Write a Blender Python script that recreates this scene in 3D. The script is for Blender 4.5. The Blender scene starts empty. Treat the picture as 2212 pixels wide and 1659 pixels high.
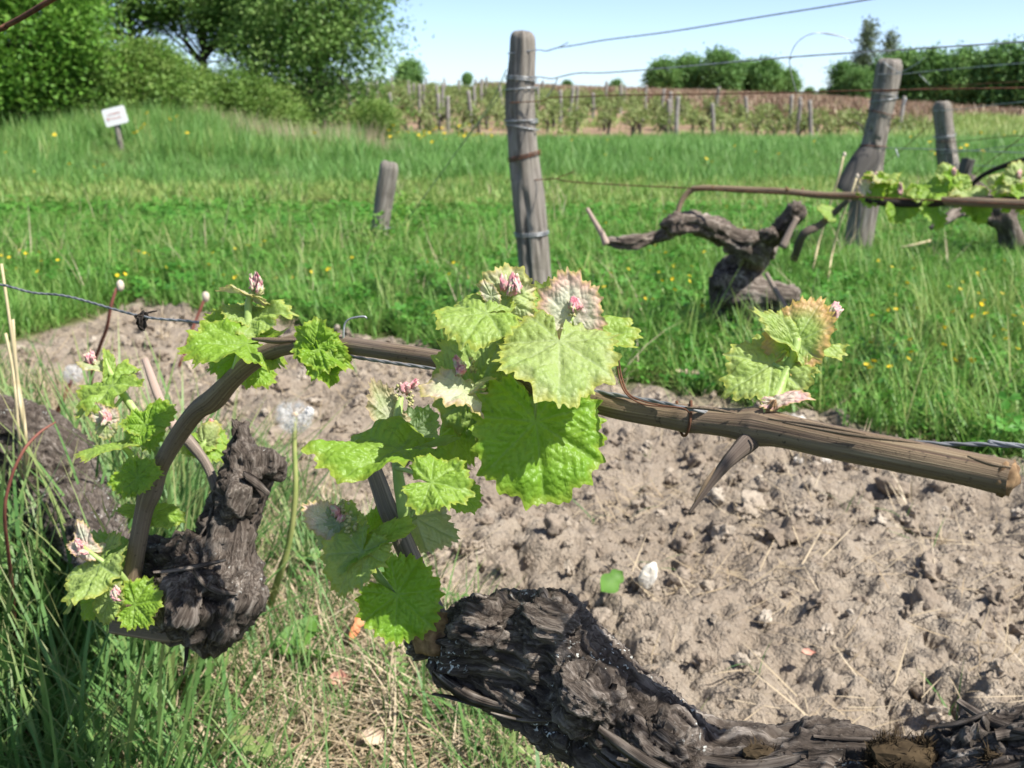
import bpy, math, random
import numpy as np
from mathutils import Vector, Matrix

# ------------------------------------------------------------------ camera, sky, sun, exposure
scene = bpy.context.scene
COL = scene.collection
PITCH = math.radians(15.1)
CAM_H = 0.55
SUN_AZ = math.radians(119)      # clockwise from +Y (straight ahead) towards +X (right)
SUN_EL = math.radians(53)
CP, SP = math.cos(PITCH), math.sin(PITCH)
CC = np.array([0, 0, CAM_H]); CF = np.array([0, CP, -SP]); CR = np.array([1., 0, 0]); CU = np.array([0, SP, CP])

cam_data = bpy.data.cameras.new('camera')
cam = bpy.data.objects.new('camera', cam_data); COL.objects.link(cam)
cam.location = (0, 0, CAM_H); cam.rotation_euler = (math.pi/2 - PITCH, 0, 0)
cam_data.sensor_width = 36; cam_data.lens = 36
cam_data.clip_start = 0.02; cam_data.clip_end = 3000
cam_data.dof.use_dof = True; cam_data.dof.focus_distance = 0.44; cam_data.dof.aperture_fstop = 23
scene.camera = cam

world = bpy.data.worlds.new('World'); scene.world = world; world.use_nodes = True
wn = world.node_tree.nodes; wl = world.node_tree.links
bg = wn['Background']
sky = wn.new('ShaderNodeTexSky'); sky.sky_type = 'NISHITA'; sky.sun_disc = False
sky.sun_elevation = SUN_EL; sky.sun_rotation = SUN_AZ
sky.air_density = 0.48; sky.dust_density = 0.7; sky.ozone_density = 0.1; sky.altitude = 100
wl.new(sky.outputs[0], bg.inputs[0]); bg.inputs[1].default_value = 0.112

sun_data = bpy.data.lights.new('sun', 'SUN'); sun_data.energy = 4.1; sun_data.angle = math.radians(0.53)
sun_data.color = (1.0, 0.95, 0.87)
sun = bpy.data.objects.new('sun', sun_data); COL.objects.link(sun)
sv = Vector((math.sin(SUN_AZ)*math.cos(SUN_EL), math.cos(SUN_AZ)*math.cos(SUN_EL), math.sin(SUN_EL)))
sun.rotation_euler = sv.to_track_quat('Z', 'Y').to_euler(); sun.location = sv*50

vs = scene.view_settings
vs.view_transform = 'Standard'; vs.look = 'None'; vs.gamma = 1.0; vs.exposure = 1.17
try: vs.use_curve_mapping = False
except Exception: pass
scene.render.engine = 'CYCLES'
scene.cycles.use_denoising = True
scene.cycles.max_bounces = 4; scene.cycles.diffuse_bounces = 3; scene.cycles.transmission_bounces = 3; scene.cycles.transparent_max_bounces = 2
scene.cycles.sample_clamp_indirect = 4
scene.render.film_transparent = False

# ------------------------------------------------------------------ numeric helpers
W2 = 2212.0
def ray(x, y):
    return CF + (x-1106.0)/W2*CR + (829.5-y)/W2*CU
def P(x, y, D):                      # point at depth D along the view axis
    return CC + D*ray(x, y)
def PY(x, y, Y):                     # point on the vertical plane at distance Y
    r = ray(x, y); return CC + r*(Y/r[1])
def PG(x, y):                        # point on flat ground
    r = ray(x, y); return CC + r*(-CAM_H/r[2])
def camvec(v):
    return v[0]*CR + v[1]*CU - v[2]*CF
def sstep(a, b, x):
    t = np.clip((x-a)/(b-a), 0, 1); return t*t*(3-2*t)

def _hash(ix, iy, iz, seed):
    h = (ix.astype(np.uint32)*np.uint32(374761393) + iy.astype(np.uint32)*np.uint32(668265263)
         + iz.astype(np.uint32)*np.uint32(2147483647) + np.uint32((seed*1274126177+911) & 0xffffffff))
    h = (h ^ (h >> np.uint32(13)))*np.uint32(1274126177)
    h = (h ^ (h >> np.uint32(16)))*np.uint32(2246822519)
    return ((h ^ (h >> np.uint32(15))) & np.uint32(0xffffff)).astype(np.float32)/np.float32(0x7fffff) - 1.0
def noise(p, seed=0):
    p = np.asarray(p, dtype=np.float64); f = np.floor(p); t = (p-f).astype(np.float32)
    i = f.astype(np.int64).astype(np.int32)
    t = t*t*t*(t*(t*6-15)+10)
    out = 0
    for dx in (0, 1):
        wx = t[:, 0] if dx else 1-t[:, 0]
        for dy in (0, 1):
            wy = t[:, 1] if dy else 1-t[:, 1]
            for dz in (0, 1):
                wz = t[:, 2] if dz else 1-t[:, 2]
                out = out + wx*wy*wz*_hash(i[:, 0]+dx, i[:, 1]+dy, i[:, 2]+dz, seed)
    return out
def fbm(p, octv=4, seed=0, gain=0.5):
    a, s, o = 1.0, 0, 0
    p = np.asarray(p, dtype=np.float64)
    for k in range(octv):
        s = s + a*noise(p, seed+k*17); o += a; a *= gain; p = p*2.03+3.7
    return s/o
def P3(x, y, k=1.0, z=0.0):
    return np.stack([np.asarray(x)*k, np.asarray(y)*k, np.full(np.shape(x), z)], 1)
def worley(x, y, cell, seed=0):      # F1, F2 in cell units and a random per cell
    gx, gy = np.floor(x/cell), np.floor(y/cell); d1 = np.full(x.shape, 9.); d2 = d1.copy(); rnd = np.zeros(x.shape)
    z0 = np.zeros(x.shape, dtype=np.int32)
    for a in (-1, 0, 1):
        for b in (-1, 0, 1):
            cx, cy = (gx+a).astype(np.int32), (gy+b).astype(np.int32)
            jx = _hash(cx, cy, z0, seed)*.5+.5; jy = _hash(cx, cy, z0+1, seed)*.5+.5
            d = np.hypot(x/cell-(cx+jx), y/cell-(cy+jy))
            m = d < d1
            d2 = np.where(m, d1, np.minimum(d2, d)); rnd = np.where(m, _hash(cx, cy, z0+2, seed), rnd); d1 = np.minimum(d1, d)
    return d1, d2, rnd

def catmull(pts, n):
    pts = np.asarray(pts, dtype=float)
    q = np.vstack([2*pts[0]-pts[1], pts, 2*pts[-1]-pts[-2]])
    m = len(pts)-1
    t = np.linspace(0, m, n); k = np.minimum(t.astype(int), m-1); f = (t-k)[:, None]
    p0, p1, p2, p3 = q[k], q[k+1], q[k+2], q[k+3]
    return .5*((2*p1)+(p2-p0)*f+(2*p0-5*p1+4*p2-p3)*f**2+(3*p1-p0-3*p2+p3)*f**3)
def frames(path):
    T = np.gradient(path, axis=0); T /= np.linalg.norm(T, axis=1)[:, None]+1e-12
    n0 = np.cross(T[0], [0, 0, 1.]);
    if np.linalg.norm(n0) < .1: n0 = np.cross(T[0], [0, 1., 0])
    n0 /= np.linalg.norm(n0); A = [n0]
    for i in range(1, len(path)):
        v = A[-1]-T[i]*np.dot(A[-1], T[i]); A.append(v/(np.linalg.norm(v)+1e-12))
    A = np.array(A); B = np.cross(T, A)
    return T, A, B

# ------------------------------------------------------------------ mesh helpers
class MB:                            # collects faces of one mesh
    def __init__(s): s.v = []; s.f = []; s.n = 0; s.at = {}; s.mi = []; s.uv = []
    def add(s, v, f, mi=0, uv=None, **at):
        v = np.asarray(v, dtype=float).reshape(-1, 3)
        for k in set(list(s.at)+list(at)):
            if k not in s.at: s.at[k] = [np.zeros(s.n)] if s.n else []
            a = at.get(k, 0.0); s.at[k].append(np.broadcast_to(np.asarray(a, dtype=float), (len(v),)).copy())
        s.uv.append(np.zeros((len(v), 2)) if uv is None else np.asarray(uv, dtype=float))
        f = [tuple(int(i)+s.n for i in q) for q in (f.tolist() if isinstance(f, np.ndarray) else f)]
        s.f += f; s.mi += [mi]*len(f); s.v.append(v); s.n += len(v)
    def mesh(s, name, mats, smooth=True):
        V = np.vstack(s.v) if s.v else np.zeros((0, 3))
        me = bpy.data.meshes.new(name); me.from_pydata(V.tolist(), [], s.f)
        for m in (mats if isinstance(mats, (list, tuple)) else [mats]): me.materials.append(m)
        if any(s.mi): me.polygons.foreach_set('material_index', s.mi)
        if smooth: me.polygons.foreach_set('use_smooth', [True]*len(me.polygons))
        for k, a in s.at.items():
            me.attributes.new(k, 'FLOAT', 'POINT').data.foreach_set('value', np.concatenate(a).astype(np.float32))
        UV = np.vstack(s.uv)
        if np.any(UV):
            lay = me.uv_layers.new(name='UVMap'); idx = np.empty(len(me.loops), dtype=np.int32)
            me.loops.foreach_get('vertex_index', idx); lay.data.foreach_set('uv', UV[idx].astype(np.float32).ravel())
        me.update(); return me
def grid_faces(nu, nv, wrap_v=False, off=0):
    i = np.arange(nu-1)[:, None]; m = nv if wrap_v else nv-1; j = np.arange(m)[None, :]
    a = i*nv+j; b = i*nv+(j+1) % nv; c = (i+1)*nv+(j+1) % nv; d = (i+1)*nv+j
    return np.stack([a, b, c, d], -1).reshape(-1, 4)+off
def tube(mb, pts, rad, ns=8, n=None, mi=0, wob=0.0, seed=0, caps=True, lobes=None, **at):
    pts = np.asarray(pts, dtype=float); rad = np.broadcast_to(np.asarray(rad, dtype=float), (len(pts),))
    if n is None: n = max(2, (len(pts)-1)*5+1) if len(pts) > 2 else 2
    pr = catmull(np.column_stack([pts, rad]), n); path, r = pr[:, :3], np.maximum(pr[:, 3], 1e-5)
    T, A, B = frames(path); s = np.concatenate([[0], np.cumsum(np.linalg.norm(np.diff(path, axis=0), axis=1))])
    ph = np.arange(ns)/ns*2*math.pi
    R = np.repeat(r[:, None], ns, 1)
    if wob:
        rm = r.mean()
        q = np.stack([np.repeat(s[:, None], ns, 1)/(rm*6), np.cos(ph)[None, :]*1.6+0*s[:, None], np.sin(ph)[None, :]*1.6+0*s[:, None]], -1).reshape(-1, 3)
        R = R*(1+wob*fbm(q, 3, seed).reshape(R.shape))
    if lobes is not None: R = R*lobes(ph, s)
    V = path[:, None, :]+R[..., None]*(np.cos(ph)[None, :, None]*A[:, None, :]+np.sin(ph)[None, :, None]*B[:, None, :])
    uv = np.stack([np.broadcast_to(ph/(2*math.pi), R.shape), np.broadcast_to(s[:, None], R.shape)], -1).reshape(-1, 2)
    F = grid_faces(n, ns, True).tolist()
    V = V.reshape(-1, 3)
    if caps:
        V = np.vstack([V, path[0], path[-1]]); uv = np.vstack([uv, [[.5, 0]], [[.5, s[-1]]]]); c0, c1 = n*ns, n*ns+1; b = (n-1)*ns
        F += [(c0, (j+1) % ns, j) for j in range(ns)]+[(c1, b+j, b+(j+1) % ns) for j in range(ns)]
    mb.add(V, F, mi, uv, **at); return path, r
def box(mb, c, ex, ey, ez, mi=0):
    c, ex, ey, ez = map(np.asarray, (c, ex, ey, ez))
    V = [c+a*ex+b*ey+d*ez for d in (-1, 1) for b in (-1, 1) for a in (-1, 1)]
    mb.add(V, [(0, 2, 3, 1), (4, 5, 7, 6), (0, 1, 5, 4), (2, 6, 7, 3), (0, 4, 6, 2), (1, 3, 7, 5)], mi)

_ico = {}
def ico(sub):
    if sub in _ico: return _ico[sub]
    import bmesh
    bm = bmesh.new(); bmesh.ops.create_icosphere(bm, subdivisions=sub, radius=1)
    V = np.array([v.co[:] for v in bm.verts]); bm.verts.index_update(); F = [tuple(v.index for v in f.verts) for f in bm.faces]; bm.free()
    _ico[sub] = (V, F); return V, F
def blob(mb, c, r, sub=2, amp=.25, freq=1.6, seed=0, mi=0, axes=None, **at):
    V, F = ico(sub); d = 1+amp*fbm(V*freq+seed*7.3, 3, seed)
    v = V*d[:, None]*np.asarray(r)
    if axes is not None: v = v@np.asarray(axes)
    mb.add(v+np.asarray(c), F, mi, None, **at)

# ------------------------------------------------------------------ object helpers
def tag(o, label=None, cat=None, group=None, kind=None):
    if label: o['label'] = label
    if cat: o['category'] = cat
    if group: o['group'] = group
    if kind: o['kind'] = kind
    return o
def new(name, me, parent=None, loc=None):
    o = bpy.data.objects.new(name, me); COL.objects.link(o)
    if loc is not None: o.location = Vector(loc)
    if parent is not None:
        o.parent = parent
        if parent.type == 'EMPTY' and parent.parent is None: o.matrix_parent_inverse = Matrix.Translation(-Vector(parent.location))
    return o
def thing(name, loc, label, cat, group=None):
    e = bpy.data.objects.new(name, None); COL.objects.link(e); e.location = Vector(loc); e.empty_display_size = .05
    return tag(e, label, cat, group)
def part(name, mb, mat, parent, smooth=True):
    return new(name, mb.mesh(name, mat, smooth), parent)

def scatter(name, variants, pts, rot, scl, vid, label, cat, kind='stuff', parent=None):
    n = len(pts)
    col = bpy.data.collections.new(name+'_pieces')
    for k, me in enumerate(variants):
        col.objects.link(bpy.data.objects.new('%s_piece_%02d' % (name, k), me))
    me = bpy.data.meshes.new(name); me.vertices.add(n)
    me.vertices.foreach_set('co', np.asarray(pts, dtype=np.float32).ravel())
    me.attributes.new('rot', 'FLOAT_VECTOR', 'POINT').data.foreach_set('vector', np.asarray(rot, dtype=np.float32).ravel())
    me.attributes.new('scl', 'FLOAT', 'POINT').data.foreach_set('value', np.asarray(scl, dtype=np.float32))
    me.attributes.new('vid', 'INT', 'POINT').data.foreach_set('value', np.asarray(vid, dtype=np.int32))
    ng = bpy.data.node_groups.new(name, 'GeometryNodeTree')
    ng.interface.new_socket('Geometry', in_out='INPUT', socket_type='NodeSocketGeometry')
    ng.interface.new_socket('Geometry', in_out='OUTPUT', socket_type='NodeSocketGeometry')
    N = ng.nodes; L = ng.links
    gi = N.new('NodeGroupInput'); go = N.new('NodeGroupOutput'); ip = N.new('GeometryNodeInstanceOnPoints'); ci = N.new('GeometryNodeCollectionInfo')
    ci.inputs['Collection'].default_value = col; ci.inputs['Separate Children'].default_value = True; ci.inputs['Reset Children'].default_value = True
    def na(nm, t):
        a = N.new('GeometryNodeInputNamedAttribute'); a.data_type = t; a.inputs['Name'].default_value = nm; return a.outputs['Attribute']
    e2r = N.new('FunctionNodeEulerToRotation')
    L.new(gi.outputs[0], ip.inputs['Points']); L.new(ci.outputs[0], ip.inputs['Instance']); ip.inputs['Pick Instance'].default_value = True
    L.new(na('vid', 'INT'), ip.inputs['Instance Index']); L.new(na('rot', 'FLOAT_VECTOR'), e2r.inputs[0]); L.new(e2r.outputs[0], ip.inputs['Rotation'])
    L.new(na('scl', 'FLOAT'), ip.inputs['Scale']); L.new(ip.outputs[0], go.inputs[0])
    o = new(name, me, parent); md = o.modifiers.new('scatter', 'NODES'); md.node_group = ng
    if parent is None: tag(o, label, cat, None, kind)
    else: o['kind'] = kind
    return o

# ------------------------------------------------------------------ materials
class Nt:
    def __init__(s, name):
        s.m = bpy.data.materials.new(name); s.m.use_nodes = True; s.t = s.m.node_tree; s.n = s.t.nodes; s.p = s.n['Principled BSDF']; s.out = s.n['Material Output']
    def node(s, t, ins=None, **pr):
        n = s.n.new(t)
        for k, v in pr.items(): setattr(n, k, v)
        for k, v in (ins or {}).items(): s.set(n.inputs[k], v)
        return n
    def set(s, sock, v):
        if isinstance(v, bpy.types.NodeSocket): s.t.links.new(v, sock)
        else:
            if isinstance(v, (tuple, list)) and len(v) == 3 and sock.type == 'RGBA': v = (*v, 1)
            sock.default_value = v
    def noise(s, scale, det=4, vec=None, rough=.55, dist=0):
        n = s.node('ShaderNodeTexNoise', {'Scale': scale, 'Detail': det, 'Roughness': rough, 'Distortion': dist})
        if vec is not None: s.set(n.inputs['Vector'], vec)
        return n.outputs['Fac']
    def vor(s, scale, vec=None, feature='F1'):
        n = s.node('ShaderNodeTexVoronoi', {'Scale': scale}, feature=feature)
        if vec is not None: s.set(n.inputs['Vector'], vec)
        return n.outputs['Distance']
    def mapping(s, vec, scale=(1, 1, 1)):
        n = s.node('ShaderNodeMapping', {'Scale': scale}); s.set(n.inputs['Vector'], vec); return n.outputs[0]
    def coord(s, k='Object'): return s.node('ShaderNodeTexCoord').outputs[k]
    def attr(s, nm): return s.node('ShaderNodeAttribute', attribute_name=nm).outputs['Fac']
    def pos(s): return s.node('ShaderNodeNewGeometry').outputs['Position']
    def rand(s): return s.node('ShaderNodeObjectInfo').outputs['Random']
    def math(s, op, a, b=0.0, c=None, clamp=False):
        n = s.node('ShaderNodeMath', operation=op, use_clamp=clamp); s.set(n.inputs[0], a); s.set(n.inputs[1], b)
        if c is not None: s.set(n.inputs[2], c)
        return n.outputs[0]
    def ramp(s, fac, stops, interp='LINEAR'):
        n = s.node('ShaderNodeValToRGB'); s.set(n.inputs[0], fac); cr = n.color_ramp; cr.interpolation = interp
        while len(cr.elements) < len(stops): cr.elements.new(.5)
        for e, (p, c) in zip(cr.elements, stops): e.position = p; e.color = (*c, 1) if len(c) == 3 else c
        return n.outputs[0]
    def rng(s, v, a, b, c=0., d=1.):
        n = s.node('ShaderNodeMapRange', {1: a, 2: b, 3: c, 4: d}, clamp=True); s.set(n.inputs[0], v); return n.outputs[0]
    def mix(s, f, a, b, mode='MIX'):
        n = s.node('ShaderNodeMix', data_type='RGBA', blend_type=mode)
        s.set(n.inputs[0], f); s.set(n.inputs[6], a); s.set(n.inputs[7], b); return n.outputs[2]
    def bump(s, h, st, dist, nrm=None):
        n = s.node('ShaderNodeBump', {'Strength': st, 'Distance': dist}); s.set(n.inputs['Height'], h)
        if nrm is not None: s.set(n.inputs['Normal'], nrm)
        return n.outputs[0]
    def fin(s, color, rough=.8, bump=None, spec=.3, transl=None, tcol=None):
        s.set(s.p.inputs['Base Color'], color); s.set(s.p.inputs['Roughness'], rough); s.p.inputs['Specular IOR Level'].default_value = spec
        if bump is not None: s.set(s.p.inputs['Normal'], bump)
        if transl:
            tr = s.n.new('ShaderNodeBsdfTranslucent'); s.set(tr.inputs[0], tcol if tcol is not None else color)
            if bump is not None: s.set(tr.inputs['Normal'], bump)
            mx = s.n.new('ShaderNodeMixShader'); s.set(mx.inputs[0], transl)
            s.t.links.new(s.p.outputs[0], mx.inputs[1]); s.t.links.new(tr.outputs[0], mx.inputs[2]); s.t.links.new(mx.outputs[0], s.out.inputs[0])
        return s.m

MAT = {}
def m_ground():
    a = Nt('ground'); pos = a.pos(); soil = a.attr('soil'); red = a.attr('redfield'); vin = a.attr('vinefield')
    n1 = a.noise(3, 5, pos); n2 = a.noise(40, 5, pos, .65); n3 = a.noise(260, 3, pos)
    sc = a.ramp(n1, [(.25, (.225, .184, .14)), (.5, (.305, .256, .2)), (.75, (.39, .337, .27))])
    sc = a.mix(a.rng(n2, .35, .7, 0, .55), sc, (.2, .158, .12)); sc = a.mix(a.rng(n3, .55, .75, 0, .4), sc, (.41, .365, .305))
    gc = a.ramp(a.noise(1.2, 4, pos), [(.3, (.045, .07, .018)), (.6, (.09, .11, .03)), (.8, (.15, .13, .06))])
    rc = a.ramp(a.noise(.35, 5, pos), [(.3, (.19, .1, .06)), (.5, (.25, .12, .075)), (.75, (.2, .16, .07))])
    vc = a.ramp(a.noise(.8, 4, pos), [(.3, (.22, .15, .1)), (.6, (.3, .21, .14)), (.8, (.2, .2, .07))])
    c = a.mix(soil, gc, sc); c = a.mix(vin, c, vc); c = a.mix(red, c, rc)
    h = a.math('ADD', a.math('MULTIPLY', n2, 1.0), a.math('MULTIPLY', n3, .35))
    MAT['ground'] = a.fin(c, .95, a.bump(h, 1.0, .018), .15)
def m_clod():
    a = Nt('clod'); pos = a.pos(); n2 = a.noise(60, 5, pos, .7); r = a.rand()
    c = a.ramp(r, [(0, (.22, .18, .137)), (.5, (.305, .254, .198)), (.85, (.385, .33, .262)), (1, (.48, .425, .35))])
    c = a.mix(a.rng(n2, .3, .7, .5, 0), c, (.19, .15, .118))
    MAT['clod'] = a.fin(c, .95, a.bump(a.math('ADD', n2, a.math('MULTIPLY', a.noise(300, 3, pos), .5)), .9, .006), .12)
    a = Nt('stone'); pos = a.coord(); c = a.ramp(a.noise(35, 4, pos), [(.3, (.42, .38, .33)), (.7, (.58, .54, .48))])
    MAT['stone'] = a.fin(c, .85, a.bump(a.noise(80, 4, pos), .5, .004), .2)
    a = Nt('white_stone'); pos = a.coord(); c = a.ramp(a.noise(60, 4, pos), [(.3, (.62, .56, .45)), (.65, (.82, .79, .7))])
    MAT['white_stone'] = a.fin(c, .8, a.bump(a.noise(120, 4, pos), .5, .003), .2)
def m_grass(name, stops, transl=.35, dry=None, rough=.5):
    a = Nt(name); t = a.attr('tint'); r = a.rand(); pos = a.pos()
    f = a.math('ADD', a.math('MULTIPLY', t, .5), a.math('MULTIPLY', r, .28)); f = a.math('ADD', f, a.math('MULTIPLY', a.noise(1.6, 3, pos), .3))
    c = a.ramp(f, stops)
    if dry: c = a.mix(a.rng(a.attr('along'), .75, 1.0, 0, .6), c, dry)
    tc = a.mix(.5, c, (.2, .34, .03), 'ADD') if transl else None
    MAT[name] = a.fin(c, rough, None, .35, transl, c)
def m_simple(name, c1, c2, scale, rough=.8, bs=None, spec=.25, coord='Object', transl=None):
    a = Nt(name); co = a.coord(coord); n = a.noise(scale, 4, co); c = a.ramp(n, [(.3, c1), (.7, c2)])
    MAT[name] = a.fin(c, rough, a.bump(n, .5, bs) if bs else None, spec, transl)
def m_leaf():
    a = Nt('vine_leaf'); age = a.attr('age'); edge = a.attr('edge'); vein = a.attr('vein'); co = a.coord()
    back = a.node('ShaderNodeNewGeometry').outputs['Backfacing']
    top = a.ramp(age, [(0, (.8, .52, .52)), (.13, (.64, .64, .5)), (.32, (.37, .46, .17)), (.6, (.26, .39, .075)), (.85, (.2, .35, .035)), (1, (.16, .325, .028))])
    n1 = a.noise(55, 4, co); top = a.mix(a.rng(n1, .35, .7, 0, .35), top, a.mix(.5, top, (.23, .36, .03)))
    fuzz = a.math('MULTIPLY', a.rng(a.noise(1600, 2, co), .5, .72), a.rng(age, .2, .85, .26, .0)); top = a.mix(fuzz, top, (.62, .66, .56))
    pk = a.math('MULTIPLY', a.rng(edge, .62, 1.02), a.rng(age, .08, .42, .8, 0)); top = a.mix(pk, top, (.72, .3, .33))
    bl = a.math('MULTIPLY', a.rng(edge, .5, 1.0), a.attr('blush')); top = a.mix(bl, top, (.68, .26, .17))
    yl = a.math('MULTIPLY', a.rng(edge, .86, 1.0), a.rng(age, .3, 1.0, .75, .3)); top = a.mix(yl, top, (.42, .4, .05))
    top = a.mix(a.math('MULTIPLY', vein, .32), top, a.ramp(age, [(0, (.6, .5, .4)), (.5, (.46, .55, .33)), (1, (.24, .4, .08))]))
    und = a.ramp(age, [(0, (.74, .52, .52)), (.2, (.52, .52, .4)), (.35, (.4, .45, .25)), (.5, (.33, .38, .25)), (1, (.2, .31, .14))])
    und = a.mix(a.math('MULTIPLY', a.rng(edge, .55, 1.), a.rng(age, .2, .6, .7, 0)), und, (.52, .2, .17)); und = a.mix(a.math('MULTIPLY', vein, .5), und, (.4, .44, .3))
    c = a.mix(back, top, und)
    v1 = a.vor(480, co); qb = a.math('ADD', a.math('MULTIPLY', v1, -.9), a.math('MULTIPLY', a.noise(260, 3, co), .5))
    rough = a.rng(age, .2, .9, .52, .42)
    tc = a.ramp(age, [(0, (.8, .5, .45)), (.3, (.58, .58, .18)), (.7, (.42, .6, .06)), (1, (.32, .58, .03))])
    tc = a.mix(a.math('MULTIPLY', vein, .45), tc, (.1, .16, .03))
    MAT['vine_leaf'] = a.fin(c, rough, a.bump(qb, .5, .0012), .32, .42, tc)
    a = Nt('bud'); co = a.coord(); n = a.noise(350, 3, co); c = a.ramp(n, [(.3, (.66, .2, .26)), (.48, (.72, .4, .4)), (.6, (.6, .56, .4)), (.75, (.42, .48, .24))])
    MAT['bud'] = a.fin(c, .6, a.bump(n, .6, .001), .3, .25)
    a = Nt('flower_cluster'); co = a.coord(); n = a.noise(300, 3, co); c = a.ramp(n, [(.3, (.26, .3, .1)), (.6, (.4, .36, .18)), (.8, (.5, .42, .3))])
    MAT['flower_cluster'] = a.fin(c, .7, None, .3)
    a = Nt('shoot'); co = a.coord(); c = a.ramp(a.noise(60, 4, co), [(.3, (.2, .3, .06)), (.6, (.3, .4, .13)), (.8, (.42, .46, .26))])
    MAT['shoot'] = a.fin(c, .5, a.bump(a.noise(500, 2, co), .3, .001), .35)
def m_wood():
    a = Nt('cane'); uv = a.coord('UV'); m = a.mapping(uv, (34, 9, 1)); m2 = a.mapping(uv, (95, 12, 1)); co = a.pos()
    f = a.noise(1, 5, m, .6); f2 = a.noise(1, 3, m2, .6); big = a.noise(18, 3, co)
    c = a.ramp(f, [(.28, (.07, .043, .032)), (.45, (.155, .108, .068)), (.62, (.25, .19, .115)), (.8, (.36, .3, .2))])
    c = a.mix(a.rng(big, .45, .68, 0, .75), c, a.mix(.5, c, (.16, .135, .12))); c = a.mix(a.rng(f2, .56, .75, 0, .55), c, (.085, .055, .04))
    c = a.mix(a.rng(a.noise(520, 2, co), .62, .74, 0, .8), c, (.03, .022, .018))
    MAT['cane'] = a.fin(c, .62, a.bump(a.math('ADD', f, a.math('MULTIPLY', f2, .7)), .5, .0016), .3)
    a = Nt('cane_end'); co = a.coord(); c = a.ramp(a.noise(300, 3, co), [(.3, (.1, .06, .035)), (.7, (.3, .2, .11))]); MAT['cane_end'] = a.fin(c, .9, None, .1)
    a = Nt('old_spur'); uv = a.coord('UV'); m = a.mapping(uv, (24, 10, 1)); f = a.noise(1, 5, m, .6)
    c = a.ramp(f, [(.3, (.09, .075, .065)), (.5, (.2, .16, .13)), (.75, (.4, .33, .27))]); MAT['old_spur'] = a.fin(c, .75, a.bump(f, .7, .0015), .2)
    a = Nt('dark_spur'); uv = a.coord('UV'); m = a.mapping(uv, (24, 10, 1)); f = a.noise(1, 5, m, .6)
    c = a.ramp(f, [(.3, (.05, .036, .03)), (.5, (.11, .085, .068)), (.75, (.22, .18, .15))]); MAT['dark_spur'] = a.fin(c, .75, a.bump(f, .7, .0012), .2)
    a = Nt('pale_spur'); uv = a.coord('UV'); m = a.mapping(uv, (20, 9, 1)); f = a.noise(1, 4, m, .6)
    c = a.ramp(f, [(.3, (.26, .19, .155)), (.7, (.44, .34, .28))]); MAT['pale_spur'] = a.fin(c, .7, a.bump(f, .4, .001), .2)
    for nm, k, dark in (('bark', 1.0, 1.25), ('bark_far', .42, 1.9)):
        a = Nt(nm); co = a.pos(); rd = a.attr('fib'); xyz = a.node('ShaderNodeCombineXYZ', {0: a.attr('fx'), 1: a.attr('fy'), 2: a.attr('fz')}).outputs[0]
        f1 = a.noise(1, 5, a.mapping(xyz, (42*k, 850*k, 850*k)), .62); f2 = a.noise(1, 4, a.mapping(xyz, (17*k, 300*k, 300*k)), .6, 1.2); n1 = a.noise(30*k, 5, co); n2 = a.noise(11*k, 3, co)
        h = a.math('ADD', a.math('MULTIPLY', f1, .5), a.math('MULTIPLY', f2, .5)); f = a.math('ADD', a.math('MULTIPLY', h, .8), a.math('MULTIPLY', rd, .25))
        c = a.ramp(f, [(.38, tuple(dark*q for q in (.014, .0115, .0098))), (.5, tuple(dark*q for q in (.055, .044, .036))), (.6, tuple(dark*q for q in (.13, .111, .094))), (.74, tuple(dark*q for q in (.32, .285, .25)))])
        c = a.mix(a.rng(n2, .45, .65, 0, .55), c, a.mix(.3, c, (.08, .056, .042))); c = a.mix(a.rng(n1, .62, .75, 0, .4), c, (.16, .15, .138))
        if nm == 'bark':
            lich = a.math('MULTIPLY', a.rng(a.noise(430, 2, co), .62, .68), a.rng(a.noise(26, 2, co), .56, .64)); c = a.mix(lich, c, (.6, .62, .58))
            yl = a.math('MULTIPLY', a.rng(a.noise(300, 2, co), .64, .7), a.rng(a.noise(14, 2, co, .5), .62, .68)); c = a.mix(yl, c, (.3, .26, .05))
        MAT[nm] = a.fin(c, .88, a.bump(h, .9, .003/k), .16)
    a = Nt('post_wood'); uv = a.coord('UV'); pos = a.pos(); m = a.mapping(uv, (26, 5, 1)); f = a.noise(1, 6, m, .65); m2 = a.mapping(uv, (60, 3, 1)); f2 = a.noise(1, 4, m2, .6)
    c = a.ramp(f, [(.28, (.07, .06, .05)), (.44, (.16, .142, .122)), (.6, (.27, .246, .216)), (.8, (.47, .435, .39))])
    c = a.mix(a.rng(f2, .6, .72, 0, .75), c, (.06, .05, .042)); c = a.mix(a.rng(a.noise(9, 4, pos), .5, .75, 0, .5), c, (.2, .185, .14)); c = a.mix(a.rng(a.noise(16, 5, pos, .65), .54, .66, 0, .6), c, (.1, .088, .074))
    MAT['post_wood'] = a.fin(c, .85, a.bump(a.math('SUBTRACT', f, a.math('MULTIPLY', f2, .8)), .7, .006), .2)
    a = Nt('dark_post_wood'); uv = a.coord('UV'); m = a.mapping(uv, (26, 5, 1)); f = a.noise(1, 5, m, .65)
    c = a.ramp(f, [(.3, (.05, .045, .04)), (.7, (.13, .12, .11))]); MAT['dark_post_wood'] = a.fin(c, .85, a.bump(f, .6, .005), .2)
    a = Nt('galvanised_wire'); co = a.pos(); c = a.ramp(a.noise(60, 4, co), [(.35, (.22, .23, .24)), (.7, (.46, .49, .52))]); a.p.inputs['Metallic'].default_value = .55
    MAT['galvanised_wire'] = a.fin(c, .45, a.bump(a.noise(900, 2, co), .4, .0006), .5)
    a = Nt('rusty_wire'); co = a.pos(); c = a.ramp(a.noise(80, 4, co), [(.35, (.06, .03, .02)), (.7, (.19, .085, .045))]); MAT['rusty_wire'] = a.fin(c, .85, None, .2)
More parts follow.
